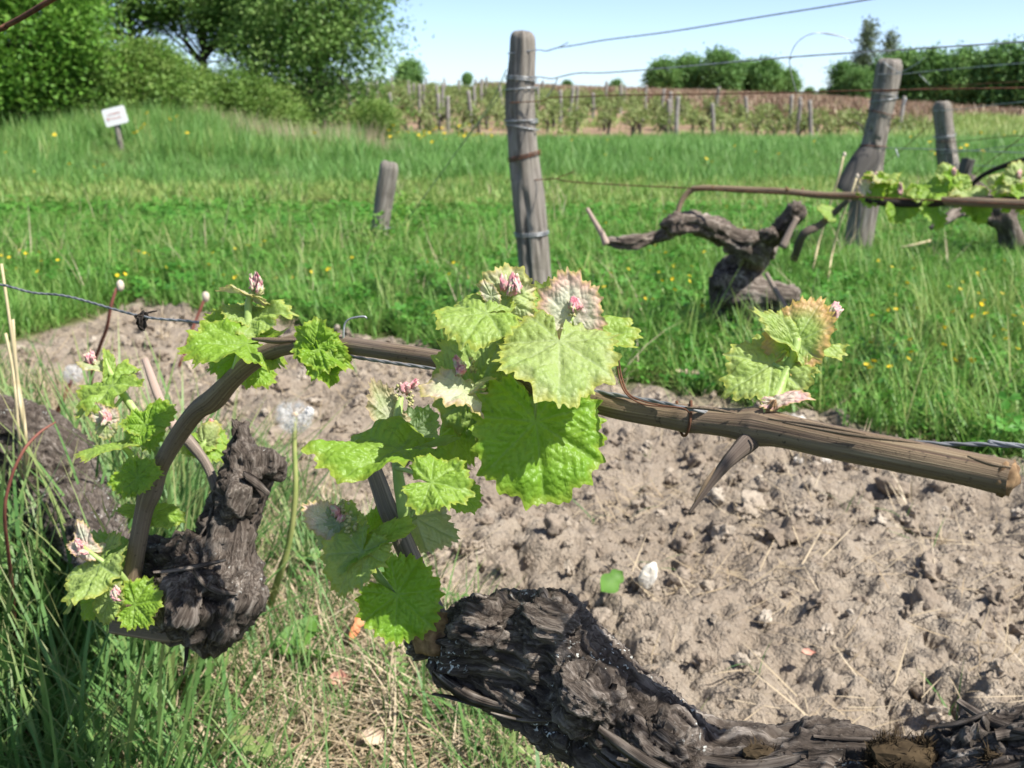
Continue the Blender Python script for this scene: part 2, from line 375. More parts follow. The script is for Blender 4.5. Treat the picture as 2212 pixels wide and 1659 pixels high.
def m_tree(name, stops, transl=.3):
    a = Nt(name); f = a.math('ADD', a.math('MULTIPLY', a.attr('tint'), .75), a.math('MULTIPLY', a.rand(), .25)); c = a.ramp(f, stops)
    MAT[name] = a.fin(c, .55, None, .3, transl, c)
m_ground(); m_clod(); m_leaf(); m_wood()
m_grass('grass_green', [(.1, (0.066, 0.180, 0.025)), (.4, (0.117, 0.270, 0.042)), (.7, (0.188, 0.340, 0.070)), (1, (0.321, 0.395, 0.128))])
m_grass('grass_tall', [(.1, (0.072, 0.192, 0.036)), (.4, (0.117, 0.275, 0.054)), (.7, (0.182, 0.346, 0.086)), (1, (0.310, 0.417, 0.159))])
m_grass('grass_near', [(.1, (0.058, 0.143, 0.036)), (.4, (0.091, 0.204, 0.054)), (.7, (0.149, 0.265, 0.072)), (1, (0.296, 0.316, 0.120))], .3, (.4, .32, .16))
m_grass('grass_pale', [(.1, (0.136, 0.260, 0.049)), (.4, (0.209, 0.329, 0.075)), (.7, (0.305, 0.385, 0.110)), (1, (0.475, 0.454, 0.209))])
m_grass('clover', [(.1, (0.034, 0.140, 0.015)), (.4, (0.064, 0.213, 0.024)), (.7, (0.107, 0.281, 0.037)), (1, (0.161, 0.337, 0.056))], .28)
m_grass('straw', [(.1, (.26, .19, .115)), (.4, (.37, .29, .185)), (.7, (.48, .395, .27)), (1, (.6, .52, .38))], .15)
m_grass('sorrel', [(.1, (.2, .13, .085)), (.4, (.255, .165, .11)), (.7, (.3, .225, .14)), (1, (.28, .265, .125))], .2)
m_simple('yellow_petal', (.75, .5, .01), (.85, .66, .02), 50, .5, None, .3, transl=.25)
m_simple('red_stalk', (.13, .04, .032), (.24, .095, .065), 80, .6)
m_simple('pale_stalk', (.4, .33, .18), (.55, .47, .3), 60, .7)
m_simple('green_stalk', (.2, .26, .07), (.32, .33, .12), 60, .55)
m_simple('seed_fluff', (.66, .65, .63), (.78, .77, .75), 60, .9, None, .1, transl=.4)
m_simple('closed_head', (.4, .33, .25), (.6, .53, .44), 300, .9)
m_simple('seed_core', (.32, .24, .16), (.5, .42, .3), 300, .9)
m_simple('old_wire', (.1, .105, .11), (.24, .25, .26), 60, .5, None, .5)
m_simple('moss', (.028, .02, .012), (.07, .05, .028), 200, .95, None, .1)
m_simple('dry_leaf_orange', (.42, .15, .06), (.55, .25, .12), 90, .7, .002)
m_simple('dry_leaf_pink', (.38, .17, .13), (.5, .28, .21), 90, .7, .002)
m_simple('dry_leaf_beige', (.4, .3, .21), (.5, .4, .3), 90, .8, .002)
m_simple('green_plantain', (.07, .16, .025), (.11, .23, .04), 60, .55, .002, transl=.25)
m_simple('sign_white', (.8, .8, .8), (.86, .86, .86), 10, .5)
m_simple('sign_red', (.55, .12, .09), (.65, .2, .15), 30, .6)
m_simple('tree_bark', (.05, .042, .034), (.12, .1, .085), 8, .9, .01)
m_tree('leaf_bright', [(.1, (0.066, 0.174, 0.022)), (.45, (0.126, 0.282, 0.036)), (.75, (0.198, 0.372, 0.055)), (1, (0.288, 0.456, 0.090))], .4)
m_tree('leaf_mid', [(.1, (0.071, 0.155, 0.032)), (.45, (0.142, 0.265, 0.060)), (.75, (0.239, 0.369, 0.100)), (1, (0.381, 0.501, 0.187))], .38)
m_tree('leaf_bramble', [(.1, (0.075, 0.165, 0.025)), (.45, (0.138, 0.248, 0.045)), (.75, (0.218, 0.319, 0.075)), (1, (0.356, 0.396, 0.140))], .36)
m_tree('leaf_far', [(.1, (0.065, 0.155, 0.037)), (.45, (0.121, 0.248, 0.062)), (.75, (0.186, 0.333, 0.090)), (1, (0.279, 0.419, 0.132))], .3)
m_tree('leaf_pale', [(.1, (.09, .13, .06)), (.5, (.15, .2, .1)), (1, (.25, .29, .17))], .25)
m_tree('vine_far', [(.1, (0.117, 0.180, 0.045)), (.5, (0.198, 0.261, 0.077)), (1, (0.324, 0.351, 0.153))], .35)
m_simple('far_post_wood', (.16, .148, .135), (.3, .28, .255), 9, .9)
# ------------------------------------------------------------------ ground
UH = np.array([-.6, -.13, 0, .05, .2, .3, .36, .42, .5, .7]); YH = np.array([186, 186, 190, 196, 206, 216, 226, 236, 246, 255])
VU = np.array([-.3, -.1, 0, .06, .12, .2, .3, .42]); VY = np.array([62, 60, 55, 49, 42, 36, 32, 29])   # where the far vineyard ends, by bearing
def terrain(x, y):
    x = np.asarray(x, dtype=float); y = np.asarray(y, dtype=float)
    u = x/np.maximum(y, 1.0); z150 = CAM_H+150*(232.6-np.interp(u, UH, YH))/W2
    s = np.clip((y-22)/128, 0, 1)**.85
    far = s*z150 - .25*np.exp(-((y-26)/9)**2)*sstep(8, 20, y)
    n = noise(np.stack([x.ravel()*.5, y.ravel()*.5, 0*x.ravel()], 1), 5).reshape(x.shape)*.03*sstep(3, 8, y)
    bank = .5*sstep(11.5, 15.5, y+.5*noise(np.stack([x.ravel()*.4, y.ravel()*.4, 0*x.ravel()], 1), 6).reshape(x.shape))*sstep(-.19, -.36, u)*sstep(60, 30, y)
    return far+n+bank
def soil_mask(x, y):
    x = np.asarray(x, dtype=float); y = np.asarray(y, dtype=float)
    w = .07*fbm(P3(x, y, 5), 3, 3)+.03*noise(P3(x, y, 22), 8)
    up = np.where(x > -1.08, 2.94+(x+1.05)*(-.7287), np.interp(x, [-2.2, -1.5, -1.22, -1.08], [1.3, 2.05, 2.4, 2.96]))
    lo = np.interp(x, [-3, -1.3, -.7, -.38, -.25, -.06, .06, .3, 1.0], [3.6, 2.25, 1.80, 1.55, 1.27, 1.06, .75, .3, -.5])
    return sstep(-.05, .05, up-y+w)*sstep(-.05, .07, y-lo+w)
def soil_relief(x, y):
    a1, b1, r1 = worley(x+.02*noise(P3(x, y, 30), 4), y+.02*noise(P3(x, y, 30), 5), .115, 1)
    a2, b2, r2 = worley(x, y, .034, 2); amp = .45+.9*sstep(-.25, .4, fbm(P3(x, y, 2.6), 2, 27))
    z = .024*fbm(P3(x, y, 4.5), 3, 21)+amp*(.02*(1-np.clip(a1, 0, 1)**2)*(.4+.6*r1)+.008*(1-np.clip(a2, 0, 1)**2)*(.5+.5*r2))
    z = z+.012*fbm(P3(x, y, 30), 5, 9, .62)+.007*(1-2*np.abs(noise(P3(x, y, 80), 15)))-.016*sstep(.45, .8, noise(P3(x, y, 11), 16))+.012*np.abs(fbm(P3(x, y, 14), 3, 18))-.022*sstep(.12, 0, b1-a1)*sstep(-.3, .5, noise(P3(x, y, 7), 13))
    return z-.012
def ground_z(x, y):
    x = np.atleast_1d(np.asarray(x, dtype=float)); y = np.atleast_1d(np.asarray(y, dtype=float))
    m = soil_mask(x, y); z = terrain(x, y)
    near = y < 4.5
    r = np.where(near, soil_relief(x, y), 0)*m+(1-m)*.012*fbm(P3(x, y, 3), 3, 31)*sstep(25, 6, y)
    return z+r
def gz(x, y): return float(ground_z([x], [y])[0])

def build_ground():
    r1 = .35*np.exp(np.arange(0, math.log(4.2/.35), .0043)); r2 = [r1[-1]]
    while r2[-1] < 900: r2.append(r2[-1]*1.035+.0)
    Y = np.concatenate([r1, r2[1:]])-.05
    s = np.concatenate([-np.linspace(4, .9, 12)[:-1], np.linspace(-.9, .9, 440), np.linspace(.9, 4, 12)[1:]])
    X = s[None, :]*(Y[:, None]+.25); YY = np.broadcast_to(Y[:, None], X.shape)
    x, y = X.ravel(), YY.ravel().copy(); z = ground_z(x, y)
    u = x/np.maximum(y, 1)
    soil = soil_mask(x, y)*(y < 5)
    wob = 1.5*noise(P3(x, y, .12), 44)
    lim = np.interp(u, VU, VY); vine = sstep(22.5, 24, y+wob*.4)*sstep(1.03, .98, y/lim)*sstep(.425, .40, u+.004*wob)
    red = sstep(.99, 1.05, y/lim)*(y > 24)*sstep(300, 250, y)
    red = np.maximum(red, sstep(.39, .43, u)*sstep(33, 42, y+wob*2)*sstep(300, 250, y))*sstep(-.02, .03, u)
    mb = MB(); mb.add(np.stack([x, y, z], 1), grid_faces(len(Y), len(s)), 0, None, soil=soil, redfield=red, vinefield=vine)
    g = new('ground', mb.mesh('ground', MAT['ground'])); tag(g, 'tilled soil strip and grassy ground running to the horizon', 'ground', kind='structure')
    # coarse sheet behind and to the sides of the camera
    mb = MB(); R = 900; n = 40
    gx = np.linspace(-R, R, n); GX, GY = np.meshgrid(gx, gx, indexing='ij'); a = GX.ravel(); b = GY.ravel()
    zz = np.where(b > 30, terrain(a, np.maximum(b, 1)), 0.)-.5*sstep(2, 40, np.hypot(a, b))-.06
    mb.add(np.stack([a, b, zz-1.0*(b > 0)], 1), grid_faces(n, n))
    g2 = new('field', mb.mesh('field', MAT['ground'])); tag(g2, 'wide grassy field lying around the vineyard', 'field', kind='structure')
build_ground()

# ------------------------------------------------------------------ grass and litter pieces
rs = np.random.RandomState
def blades(mb, rg, n, ln, wd, spread, lean=(.05, .5), curve=(.2, 1.1), rows=5, lift=0.0, fold=0.0):
    a = rg.uniform(0, 2*math.pi, n); r = spread*np.sqrt(rg.uniform(0, 1, n)); b = rg.uniform(0, 2*math.pi, n)
    base = np.stack([r*np.cos(b), r*np.sin(b), np.full(n, -lift)], 1)
    L = rg.uniform(ln[0], ln[1], n); wv = rg.uniform(wd[0], wd[1], n); t0 = rg.uniform(lean[0], lean[1], n); cv = rg.uniform(curve[0], curve[1], n)
    h = np.stack([np.cos(a), np.sin(a), 0*a], 1); side = np.stack([-np.sin(a), np.cos(a), 0*a], 1)
    tt = np.linspace(0, 1, rows); pos = base.copy(); pts = [pos.copy()]
    for k in range(1, rows):
        th = t0+cv*(tt[k]+tt[k-1])/2; d = np.sin(th)[:, None]*h+np.cos(th)[:, None]*np.array([0, 0, 1.]); pos = pos+d*(L/(rows-1))[:, None]; pts.append(pos.copy())
    prof = np.array([.7, 1, .85, .5, .04]) if rows == 5 else np.interp(tt, [0, .3, .7, 1], [.7, 1, .6, .04])
    V = np.empty((n, rows, 2, 3))
    for k in range(rows):
        w = (wv*prof[k]*.5)[:, None]; V[:, k, 0] = pts[k]-side*w; V[:, k, 1] = pts[k]+side*w
    tint = np.repeat(rg.uniform(0, 1, n), rows*2); along = np.tile(np.repeat(tt, 2), n)
    k = np.arange(rows-1)[None, :]*2; o = (np.arange(n)*rows*2)[:, None]
    F = np.stack([o+k, o+k+1, o+k+3, o+k+2], -1).reshape(-1, 4)
    mb.add(V.reshape(-1, 3), F, 0, None, tint=tint, along=along)
def tuft(name, seed, mat, n, ln, wd, spread, **k):
    mb = MB(); blades(mb, rs(seed), n, ln, wd, spread, **k); return mb.mesh(name, MAT[mat])
def clover_tuft(name, seed, mat='clover'):
    rg = rs(seed); mb = MB()
    for i in range(9):
        p = np.array([rg.uniform(-.05, .05), rg.uniform(-.05, .05), rg.uniform(.015, .05)]); t = rg.uniform(0, 1); a0 = rg.uniform(0, 6.28); R = rg.uniform(.007, .013)
        up = np.array([rg.uniform(-.5, .5), rg.uniform(-.5, .5), 1]); up /= np.linalg.norm(up); e1 = np.cross(up, [0, 1, 0]); e1 /= np.linalg.norm(e1); e2 = np.cross(up, e1)
        for j in range(3):
            a = a0+j*2.094; d = math.cos(a)*e1+math.sin(a)*e2; s = -math.sin(a)*e1+math.cos(a)*e2
            V = [p, p+d*R*.7-s*R*.5+up*R*.15, p+d*R*1.3-s*R*.35, p+d*R*1.2, p+d*R*1.3+s*R*.35, p+d*R*.7+s*R*.5+up*R*.15]
            mb.add(V, [(0, 1, 2, 3), (0, 3, 4, 5)], 0, None, tint=t, along=.3)
    return mb.mesh(name, MAT[mat])
def rand_pts(rg, n, ymin, ymax, umin, umax, power=1.0):
    """points spread evenly over the ground seen between two distances and two bearings"""
    y = np.sqrt(rg.uniform(ymin**2, ymax**2, n)) if power == 1 else (rg.uniform(ymin**power, ymax**power, n))**(1/power)
    u = rg.uniform(umin, umax, n); return u*(y+.25), y
def place(rg, x, y, smin, smax, nv, tilt=.15, dz=0.0):
    z = ground_z(x, y)+dz; n = len(x)
    return (np.stack([x, y, z], 1), np.stack([rg.uniform(-tilt, tilt, n), rg.uniform(-tilt, tilt, n), rg.uniform(0, 6.28, n)], 1), rg.uniform(smin, smax, n), rg.randint(0, nv, n))

def clear_sign(x, y):                # the grass is short in front of the sign
    return np.where((np.abs(x/y+.382) < .03) & (y < 12.6) & (y > 9.2), .45, 1.0)
def build_grass():
    rg = rs(1)
    # meadow between the tilled strip and the mown track
    v = [tuft('meadow_grass', 10+k, 'grass_green', 16, (.05, .13), (.0022, .0042), .035, lean=(.05, .8)) for k in range(6)]
    x, y = rand_pts(rg, 13000, 1.4, 4.9, -.75, .8); m = (soil_mask(x, y) < .4) & ((y > 2.1-x*.73) | ((x < -1.1) & (y > 1.9))); x, y = x[m], y[m]
    d = fbm(P3(x, y, 1.3), 3, 55); keep = rg.uniform(-.7, .5, len(x)) < d+.35; x, y = x[keep], y[keep]
    scatter('meadow_grass', v, *place(rg, x, y, .7, 1.25, 6), 'short lush green meadow grass beyond the tilled strip', 'grass')
    v = [clover_tuft('clover', 30+k) for k in range(5)]
    x, y = rand_pts(rg, 12000, 1.4, 5.6, -.75, .8); m = (soil_mask(x, y) < .3) & (y > 2.1-x*.73); x, y = x[m], y[m]
    keep = rg.uniform(-.6, .5, len(x)) < fbm(P3(x, y, .9), 3, 56)+.06; x, y = x[keep], y[keep]
    scatter('clover', v, *place(rg, x, y, .7, 1.5, 5), 'dark green clover growing low among the meadow grass', 'clover')
    # mown track
    v = [tuft('track_grass', 50+k, 'grass_pale', 18, (.025, .07), (.003, .006), .05, lean=(.1, .9)) for k in range(4)]
    x, y = rand_pts(rg, 11000, 4.6, 8.2, -.75, .8); keep = rg.uniform(-.6, .6, len(x)) < fbm(P3(x, y, .8), 3, 57)+.35; x, y = x[keep], y[keep]
    scatter('track_grass', v, *place(rg, x, y, .7, 1.3, 4), 'pale short grass of the mown track', 'grass')
    x, y = rand_pts(rg, 1300, 4.6, 8.6, -.75, .8); v = [tuft('mixed_grass', 56+k, 'grass_green', 14, (.05, .13), (.003, .006), .05) for k in range(4)]
    scatter('mixed_grass', v, *place(rg, x, y, .7, 1.3, 4), 'mid green grass growing through the mown track', 'grass')
    # tall grass
    v = [tuft('tall_grass', 60+k, 'grass_tall', 26, (.1, .26), (.004, .009), .12, lean=(.02, .5), curve=(.2, .9)) for k in range(6)]
    x, y = rand_pts(rg, 15000, 7.0, 24.5, -.75, .8, 1.6); h = fbm(P3(x, y, .5), 3, 58)
    edge = 7.9+.6*noise(P3(x, y, .7), 59); m = (y > edge) & ~((x/y > .36) & (y > 19)); x, y, h = x[m], y[m], h[m]
    p = place(rg, x, y, .55, 1.15, 6); scatter('tall_grass', v, p[0], p[1], clear_sign(x, y)*p[2]*(1+.5*h)*np.interp(y, [8, 12, 24], [.8, 1, .9]), p[3], 'tall dark green grass in front of the far vineyard', 'grass')
    v = [tuft('tall_dry_grass', 70+k, 'straw', 18, (.25, .55), (.004, .008), .15, lean=(.02, .35), curve=(.1, .5)) for k in range(3)]
    x, y = rand_pts(rg, 1500, 12.5, 16.5, -.48, -.1); kp = noise(P3(x, y, .9), 77) > .25; x, y = x[kp], y[kp]; scatter('dry_tall_grass', v, *place(rg, x, y, .5, 1.0, 3), 'dry straw coloured tall grass below the bramble bank', 'grass')
    v = [tuft('bank_grass', 74+k, 'grass_pale' if k == 0 else 'grass_tall', 20, (.15, .42), (.004, .009), .14, lean=(.02, .5), curve=(.1, .9)) for k in range(4)]
    x, y = rand_pts(rg, 5200, 10.5, 18, -.62, -.14); kp = rg.uniform(-.6, .8, len(x)) < fbm(P3(x, y, .6), 3, 64)+.25; x, y = x[kp], y[kp]
    p = place(rg, x, y, .6, 1.2, 4); scatter('bank_grass', v, p[0], p[1], p[2]*clear_sign(x, y), p[3], 'rough pale green grass covering the bank around the white sign', 'grass')
    v = [tuft('meadow_straw', 170+k, 'straw', 5, (.08, .24), (.0012, .0026), .05, lean=(.02, .6), curve=(.1, .9)) for k in range(4)]
    x, y = rand_pts(rg, 1000, 1.5, 7, -.75, .8, 1.3); m = (soil_mask(x, y) < .4) & (y > 2.1-x*.73); x, y = x[m], y[m]; kp = rg.uniform(-.5, .5, len(x)) < fbm(P3(x, y, 1.1), 3, 65); x, y = x[kp], y[kp]
    scatter('meadow_straw', v, *place(rg, x, y, .6, 1.2, 4), 'dry straw stems standing in the meadow grass', 'straw')
    v = [tuft('meadow_tufts', 176+k, 'grass_pale', 12, (.1, .22), (.0022, .0045), .03, lean=(.02, .55), curve=(.2, 1.0), rows=6) for k in range(4)]
    x, y = rand_pts(rg, 1100, 1.5, 4.3, -.75, .8); m = (soil_mask(x, y) < .4) & (y > 2.1-x*.73); x, y = x[m], y[m]; kp = rg.uniform(-.5, .5, len(x)) < fbm(P3(x, y, 1.5), 3, 66)+.05; x, y = x[kp], y[kp]
    scatter('meadow_tufts', v, *place(rg, x, y, .6, 1.15, 4), 'taller light green grass tufts in the near meadow', 'grass')
    # pasture on the far right and sorrel field
    v = [tuft('pasture_grass', 80+k, 'grass_pale', 26, (.2, .45), (.02, .035), .5) for k in range(3)]
    x, y = rand_pts(rg, 5000, 18, 48, .33, .8); m = (x/y > .39) | (y < 24); x, y = x[m], y[m]
    scatter('pasture_grass', v, *place(rg, x, y, .6, 1.1, 3), 'light green pasture grass beside the far vineyard', 'grass')
    v = [tuft('sorrel', 90+k, 'sorrel', 26, (.25, .6), (.03, .06), .7, lean=(.02, .3)) for k in range(3)]
    x, y = rand_pts(rg, 14000, 27, 175, -.03, .8, 1.1); m = ((y > np.interp(x/y, VU, VY)+.6) & (x/y < .4)) | ((x/y > .4) & (y > 40+3*noise(P3(x, y, .2), 9))); x, y = x[m], y[m]
    scatter('sorrel', v, *place(rg, x, y, .6, 1.3, 3), 'reddish brown sorrel covering the field behind the vineyard', 'sorrel')
    v = [tuft('vineyard_weeds', 95+k, 'grass_pale', 20, (.1, .25), (.02, .035), .35) for k in range(3)]
    x, y = rand_pts(rg, 2600, 23.5, 58, -.2, .41); keep = rg.uniform(-.5, .6, len(x)) < fbm(P3(x, y, .35), 3, 60); x, y = x[keep], y[keep]
    scatter('vineyard_weeds', v, *place(rg, x, y, .6, 1.1, 3), 'pale weeds growing between the far vine rows', 'weeds')
    # strip under the near row
    def near(n, ymin, ymax, seed, umin=-.72, umax=.5, thr=.4):
        g = rs(seed); x, y = rand_pts(g, n, ymin, ymax, umin, umax)
        lo = np.interp(x, [-3, -1.3, -.7, -.38, -.25, -.06, .06, .3, 1.0], [3.6, 2.25, 1.80, 1.55, 1.27, 1.06, .75, .3, -.5])
        m = (soil_mask(x, y) < thr) & (y < lo+.12); return g, x[m], y[m]
    v = [tuft('thatch', 110+k, 'straw', 14, (.03, .1), (.0012, .0024), .04, lean=(1.1, 1.62), curve=(-.3, .35), lift=-.006) for k in range(6)]
    g, x, y = near(9000, .5, 2.4, 2); scatter('thatch', v, *place(g, x, y, .7, 1.2, 6, .2), 'matted dry straw lying under the near vine row', 'straw')
    v = [tuft('near_grass', 120+k, 'grass_near', 7, (.06, .15), (.0022, .0044), .025, lean=(.02, .7), curve=(.2, 1.3), rows=7) for k in range(8)]
    g, x, y = near(1900, .55, 2.4, 3); keep = g.uniform(-.6, .6, len(x)) < fbm(P3(x, y, 4), 3, 61)-.02; x, y = x[keep], y[keep]
    scatter('near_grass', v, *place(g, x, y, .6, 1.15, 8, .2), 'long green grass blades under the near vine row', 'grass')
    v = [tuft('long_grass', 130+k, 'grass_near', 6, (.14, .26), (.003, .0052), .03, lean=(.02, .45), curve=(.2, 1.0), rows=9) for k in range(6)]
    g, x, y = near(800, .62, 1.2, 4, -.8, -.26); p = place(g, x, y, .6, 1.0, 6, .2); scatter('long_grass', v, p[0], p[1], p[2]*np.where((x < -.3) & (y > .75), 1.35, 1.0), p[3], 'tall coarse grass blades beside the left vine trunk', 'grass')
    v = [tuft('fine_grass', 136+k, 'grass_near', 9, (.04, .12), (.0012, .0022), .02, lean=(.02, .6), rows=6) for k in range(4)]
    g, x, y = near(800, .5, 1.5, 5, -.3, .25); scatter('fine_grass', v, *place(g, x, y, .6, 1.1, 4, .2), 'fine bright grass below the gnarled vine trunk', 'grass')
    v = [clover_tuft('ground_weeds', 140+k, 'grass_near') for k in range(4)]
    g, x, y = near(420, .5, 2.0, 6); scatter('ground_weeds', v, *place(g, x, y, .5, 1.0, 4, .3), 'small leafy weeds under the near vine row', 'weeds')
    # straw and roots on the soil
    v = [tuft('soil_straw', 150+k, 'straw', 5, (.02, .075), (.0009, .0019), .03, lean=(1.2, 1.6), curve=(-.6, .4), lift=-.004, rows=6) for k in range(6)]
    g = rs(7); x, y = rand_pts(g, 7500, .55, 3.4, -.75, .75); m = soil_mask(x, y) > .5; x, y = x[m], y[m]
    keep = g.uniform(-.4, .7, len(x)) < fbm(P3(x, y, 5), 3, 62)+.12; x, y = x[keep], y[keep]
    scatter('soil_straw', v, *place(g, x, y, .6, 1.3, 6, .3), 'broken straw and dry roots lying on the tilled soil', 'straw')
    v = [tuft('stubble', 160+k, 'straw', 9, (.03, .08), (.0012, .0024), .012, lean=(.05, .9), curve=(.1, 1.2), rows=6) for k in range(4)]
    g = rs(8); x, y = rand_pts(g, 150, .6, 3.0, -.6, .7); m = soil_mask(x, y) > .5; x, y = x[m], y[m]
    scatter('stubble', v, *place(g, x, y, .5, 1.1, 4, .3), 'upright dry grass tufts standing in the tilled soil', 'straw')
    v = [tuft('soil_sprouts', 166+k, 'grass_near', 3, (.03, .09), (.0015, .003), .01, lean=(.02, .9), rows=6) for k in range(4)]
    g = rs(9); x, y = rand_pts(g, 190, .6, 3.3, -.7, .7); m = soil_mask(x, y) > .3; x, y = x[m], y[m]
    scatter('soil_sprouts', v, *place(g, x, y, .5, 1.0, 4, .3), 'sparse green sprouts coming up through the soil', 'grass')
    # clods
    cl = []
    for k in range(8):
        mb = MB(); g = rs(200+k); blob(mb, (0, 0, 0), g.uniform(.6, 1.1, 3), 3, 1.0, 2.1, 200+k); me = mb.mesh('clod', MAT['clod'], k % 4 == 0); cl.append(me)
    g = rs(10); x, y = rand_pts(g, 34000, .55, 3.5, -.78, .78); m = (soil_mask(x, y) > .45) & (g.uniform(-.8, .5, len(x)) < fbm(P3(x, y, 2.2), 3, 29)+.25*(x-.1)); x, y = x[m], y[m]
    s = .0014+.012*g.uniform(0, 1, len(x))**4.2; p = place(g, x, y, 1, 1, 8, 3.0); p[0][:, 2] += s*.3
    scatter('soil_crumbs', cl, p[0], p[1], s, p[3], 'loose crumbs of dry earth on the tilled strip', 'soil')
    g = rs(11); n = 0; x, y = rand_pts(g, 560, .7, 3.3, -.74, .72); m = soil_mask(x, y) > .6; x, y = x[m][:260], y[m][:260]; z = ground_z(x, y)
    for i in range(len(x)):
        s = .008+.018*g.uniform()**2.2; st = g.uniform() < .1
        o = new('stone' if st else 'clod', cl[i % 8], None, (x[i], y[i], z[i]+s*.22)); o.scale = (s*g.uniform(.8, 1.3), s, s*g.uniform(.6, .9)); o.rotation_euler = tuple(g.uniform(-.5, .5, 2))+(g.uniform(0, 6.28),)
        if st:
            o.material_slots[0].link = 'OBJECT'; o.material_slots[0].material = MAT['stone']; tag(o, 'small pale stone half sunk in the tilled soil', 'stone', 'pale stones in the tilled strip')
        else: tag(o, 'rounded dry brown clod lying on the tilled strip', 'clod', 'clods of the tilled strip')
    mb = MB(); blob(mb, (0, 0, 0), (.011, .008, .019), 3, .35, 1.2, 77); q = PG(1400, 1285)
    o = new('white_stone', mb.mesh('white_stone', MAT['white_stone'], False), None, (q[0], q[1], gz(q[0], q[1])+.014)); o.rotation_euler = (.25, .2, .4); tag(o, 'sharp cream white stone standing upright on the soil above the gnarled trunk', 'stone')
build_grass()
# ------------------------------------------------------------------ trees
def crown_leaves(mb, rg, centers, per, sig, size, tilt=1.0):
    n = len(centers)*per; c = np.repeat(centers, per, 0)+rg.normal(0, 1, (n, 3))*np.repeat(np.broadcast_to(sig, (len(centers),)), per)[:, None]*np.array([1, 1, .8])
    nr = rg.normal(0, 1, (n, 3)); nr[:, 2] = np.abs(nr[:, 2])+.3; nr /= np.linalg.norm(nr, axis=1)[:, None]
    a = rg.normal(0, 1, (n, 3)); a -= nr*np.sum(a*nr, 1)[:, None]; a /= np.linalg.norm(a, axis=1)[:, None]; b = np.cross(nr, a)
    s = size*rg.uniform(.6, 1.25, n)[:, None]
    V = np.stack([c-a*s, c-b*s*.55+nr*s*.1, c+a*s, c+b*s*.55+nr*s*.1], 1).reshape(-1, 3)
    t = np.clip(np.repeat(rg.uniform(0, .65, len(centers)), per)+rg.uniform(0, .35, n), 0, 1)
    F = np.arange(n*4).reshape(-1, 4); mb.add(V, F, 0, None, tint=np.repeat(t, 4))
def tree_meshes(seed, H, blobs, trunk_h, leaf, nclump, per, sig, mat, tr=.05, shell=.55):
    """blobs: (cx, cy, cz, rx, ry, rz) ellipsoids the crown fills, in metres above the base"""
    rg = rs(seed); B = np.array(blobs, dtype=float); vol = B[:, 3]*B[:, 4]*B[:, 5]; k = rg.choice(len(B), nclump, p=vol**.7/np.sum(vol**.7))
    d = rg.normal(0, 1, (nclump, 3)); d /= np.linalg.norm(d, axis=1)[:, None]; r = rg.uniform(shell**3, 1.1, nclump)**(1/3.)
    C = B[k, :3]+d*r[:, None]*B[k, 3:]; C += .12*H*.3*rg.normal(0, .35, C.shape); C[:, 2] = np.maximum(C[:, 2], .06)
    mb = MB(); crown_leaves(mb, rg, C, per, sig*rg.uniform(.7, 1.4, nclump), leaf); cm = mb.mesh('crown', MAT[mat], False)
    mb = MB(); lean = rg.normal(0, .03*H, 2); top = np.array([lean[0], lean[1], H*.9])
    pts = [np.array([0, 0, -.2]), np.array([lean[0]*.2, lean[1]*.2, trunk_h*.6]), np.array([lean[0]*.5, lean[1]*.5, H*.5]), top]
    tube(mb, pts, [tr*1.25, tr, tr*.65, tr*.12], 8, wob=.2, seed=seed)
    for j in rg.choice(nclump, min(nclump, 26), replace=False):
        t = rg.uniform(.25, .75); s = pts[1]*(1-t)+pts[2]*t if t < .6 else pts[2]*.7+pts[3]*.3; e = C[j]
        mid = (s+e)/2+np.array([0, 0, -.06*H*rg.uniform(0, 1)])+rg.normal(0, .03*H, 3); tube(mb, [s, mid, e], [tr*.4, tr*.25, tr*.08], 5, 6, caps=False)
    return mb.mesh('trunk', MAT['tree_bark']), cm
def put_tree(name, meshes, x, y, label, cat, group=None, scale=1.0, rz=0.0, sz=None):
    e = thing(name, (x, y, float(terrain(np.array([x]), np.array([y]))[0])), label, cat, group); e.rotation_euler[2] = rz; e.scale = (scale, scale, scale*(sz or 1))
    for nm, me in zip(('trunk', 'crown'), meshes):
        o = bpy.data.objects.new(nm, me); COL.objects.link(o); o.parent = e
    return e
def at(px, Y): return ((px-1106)/W2*Y*1.0356*(1/(1+.0)), Y)   # bearing of a picture column
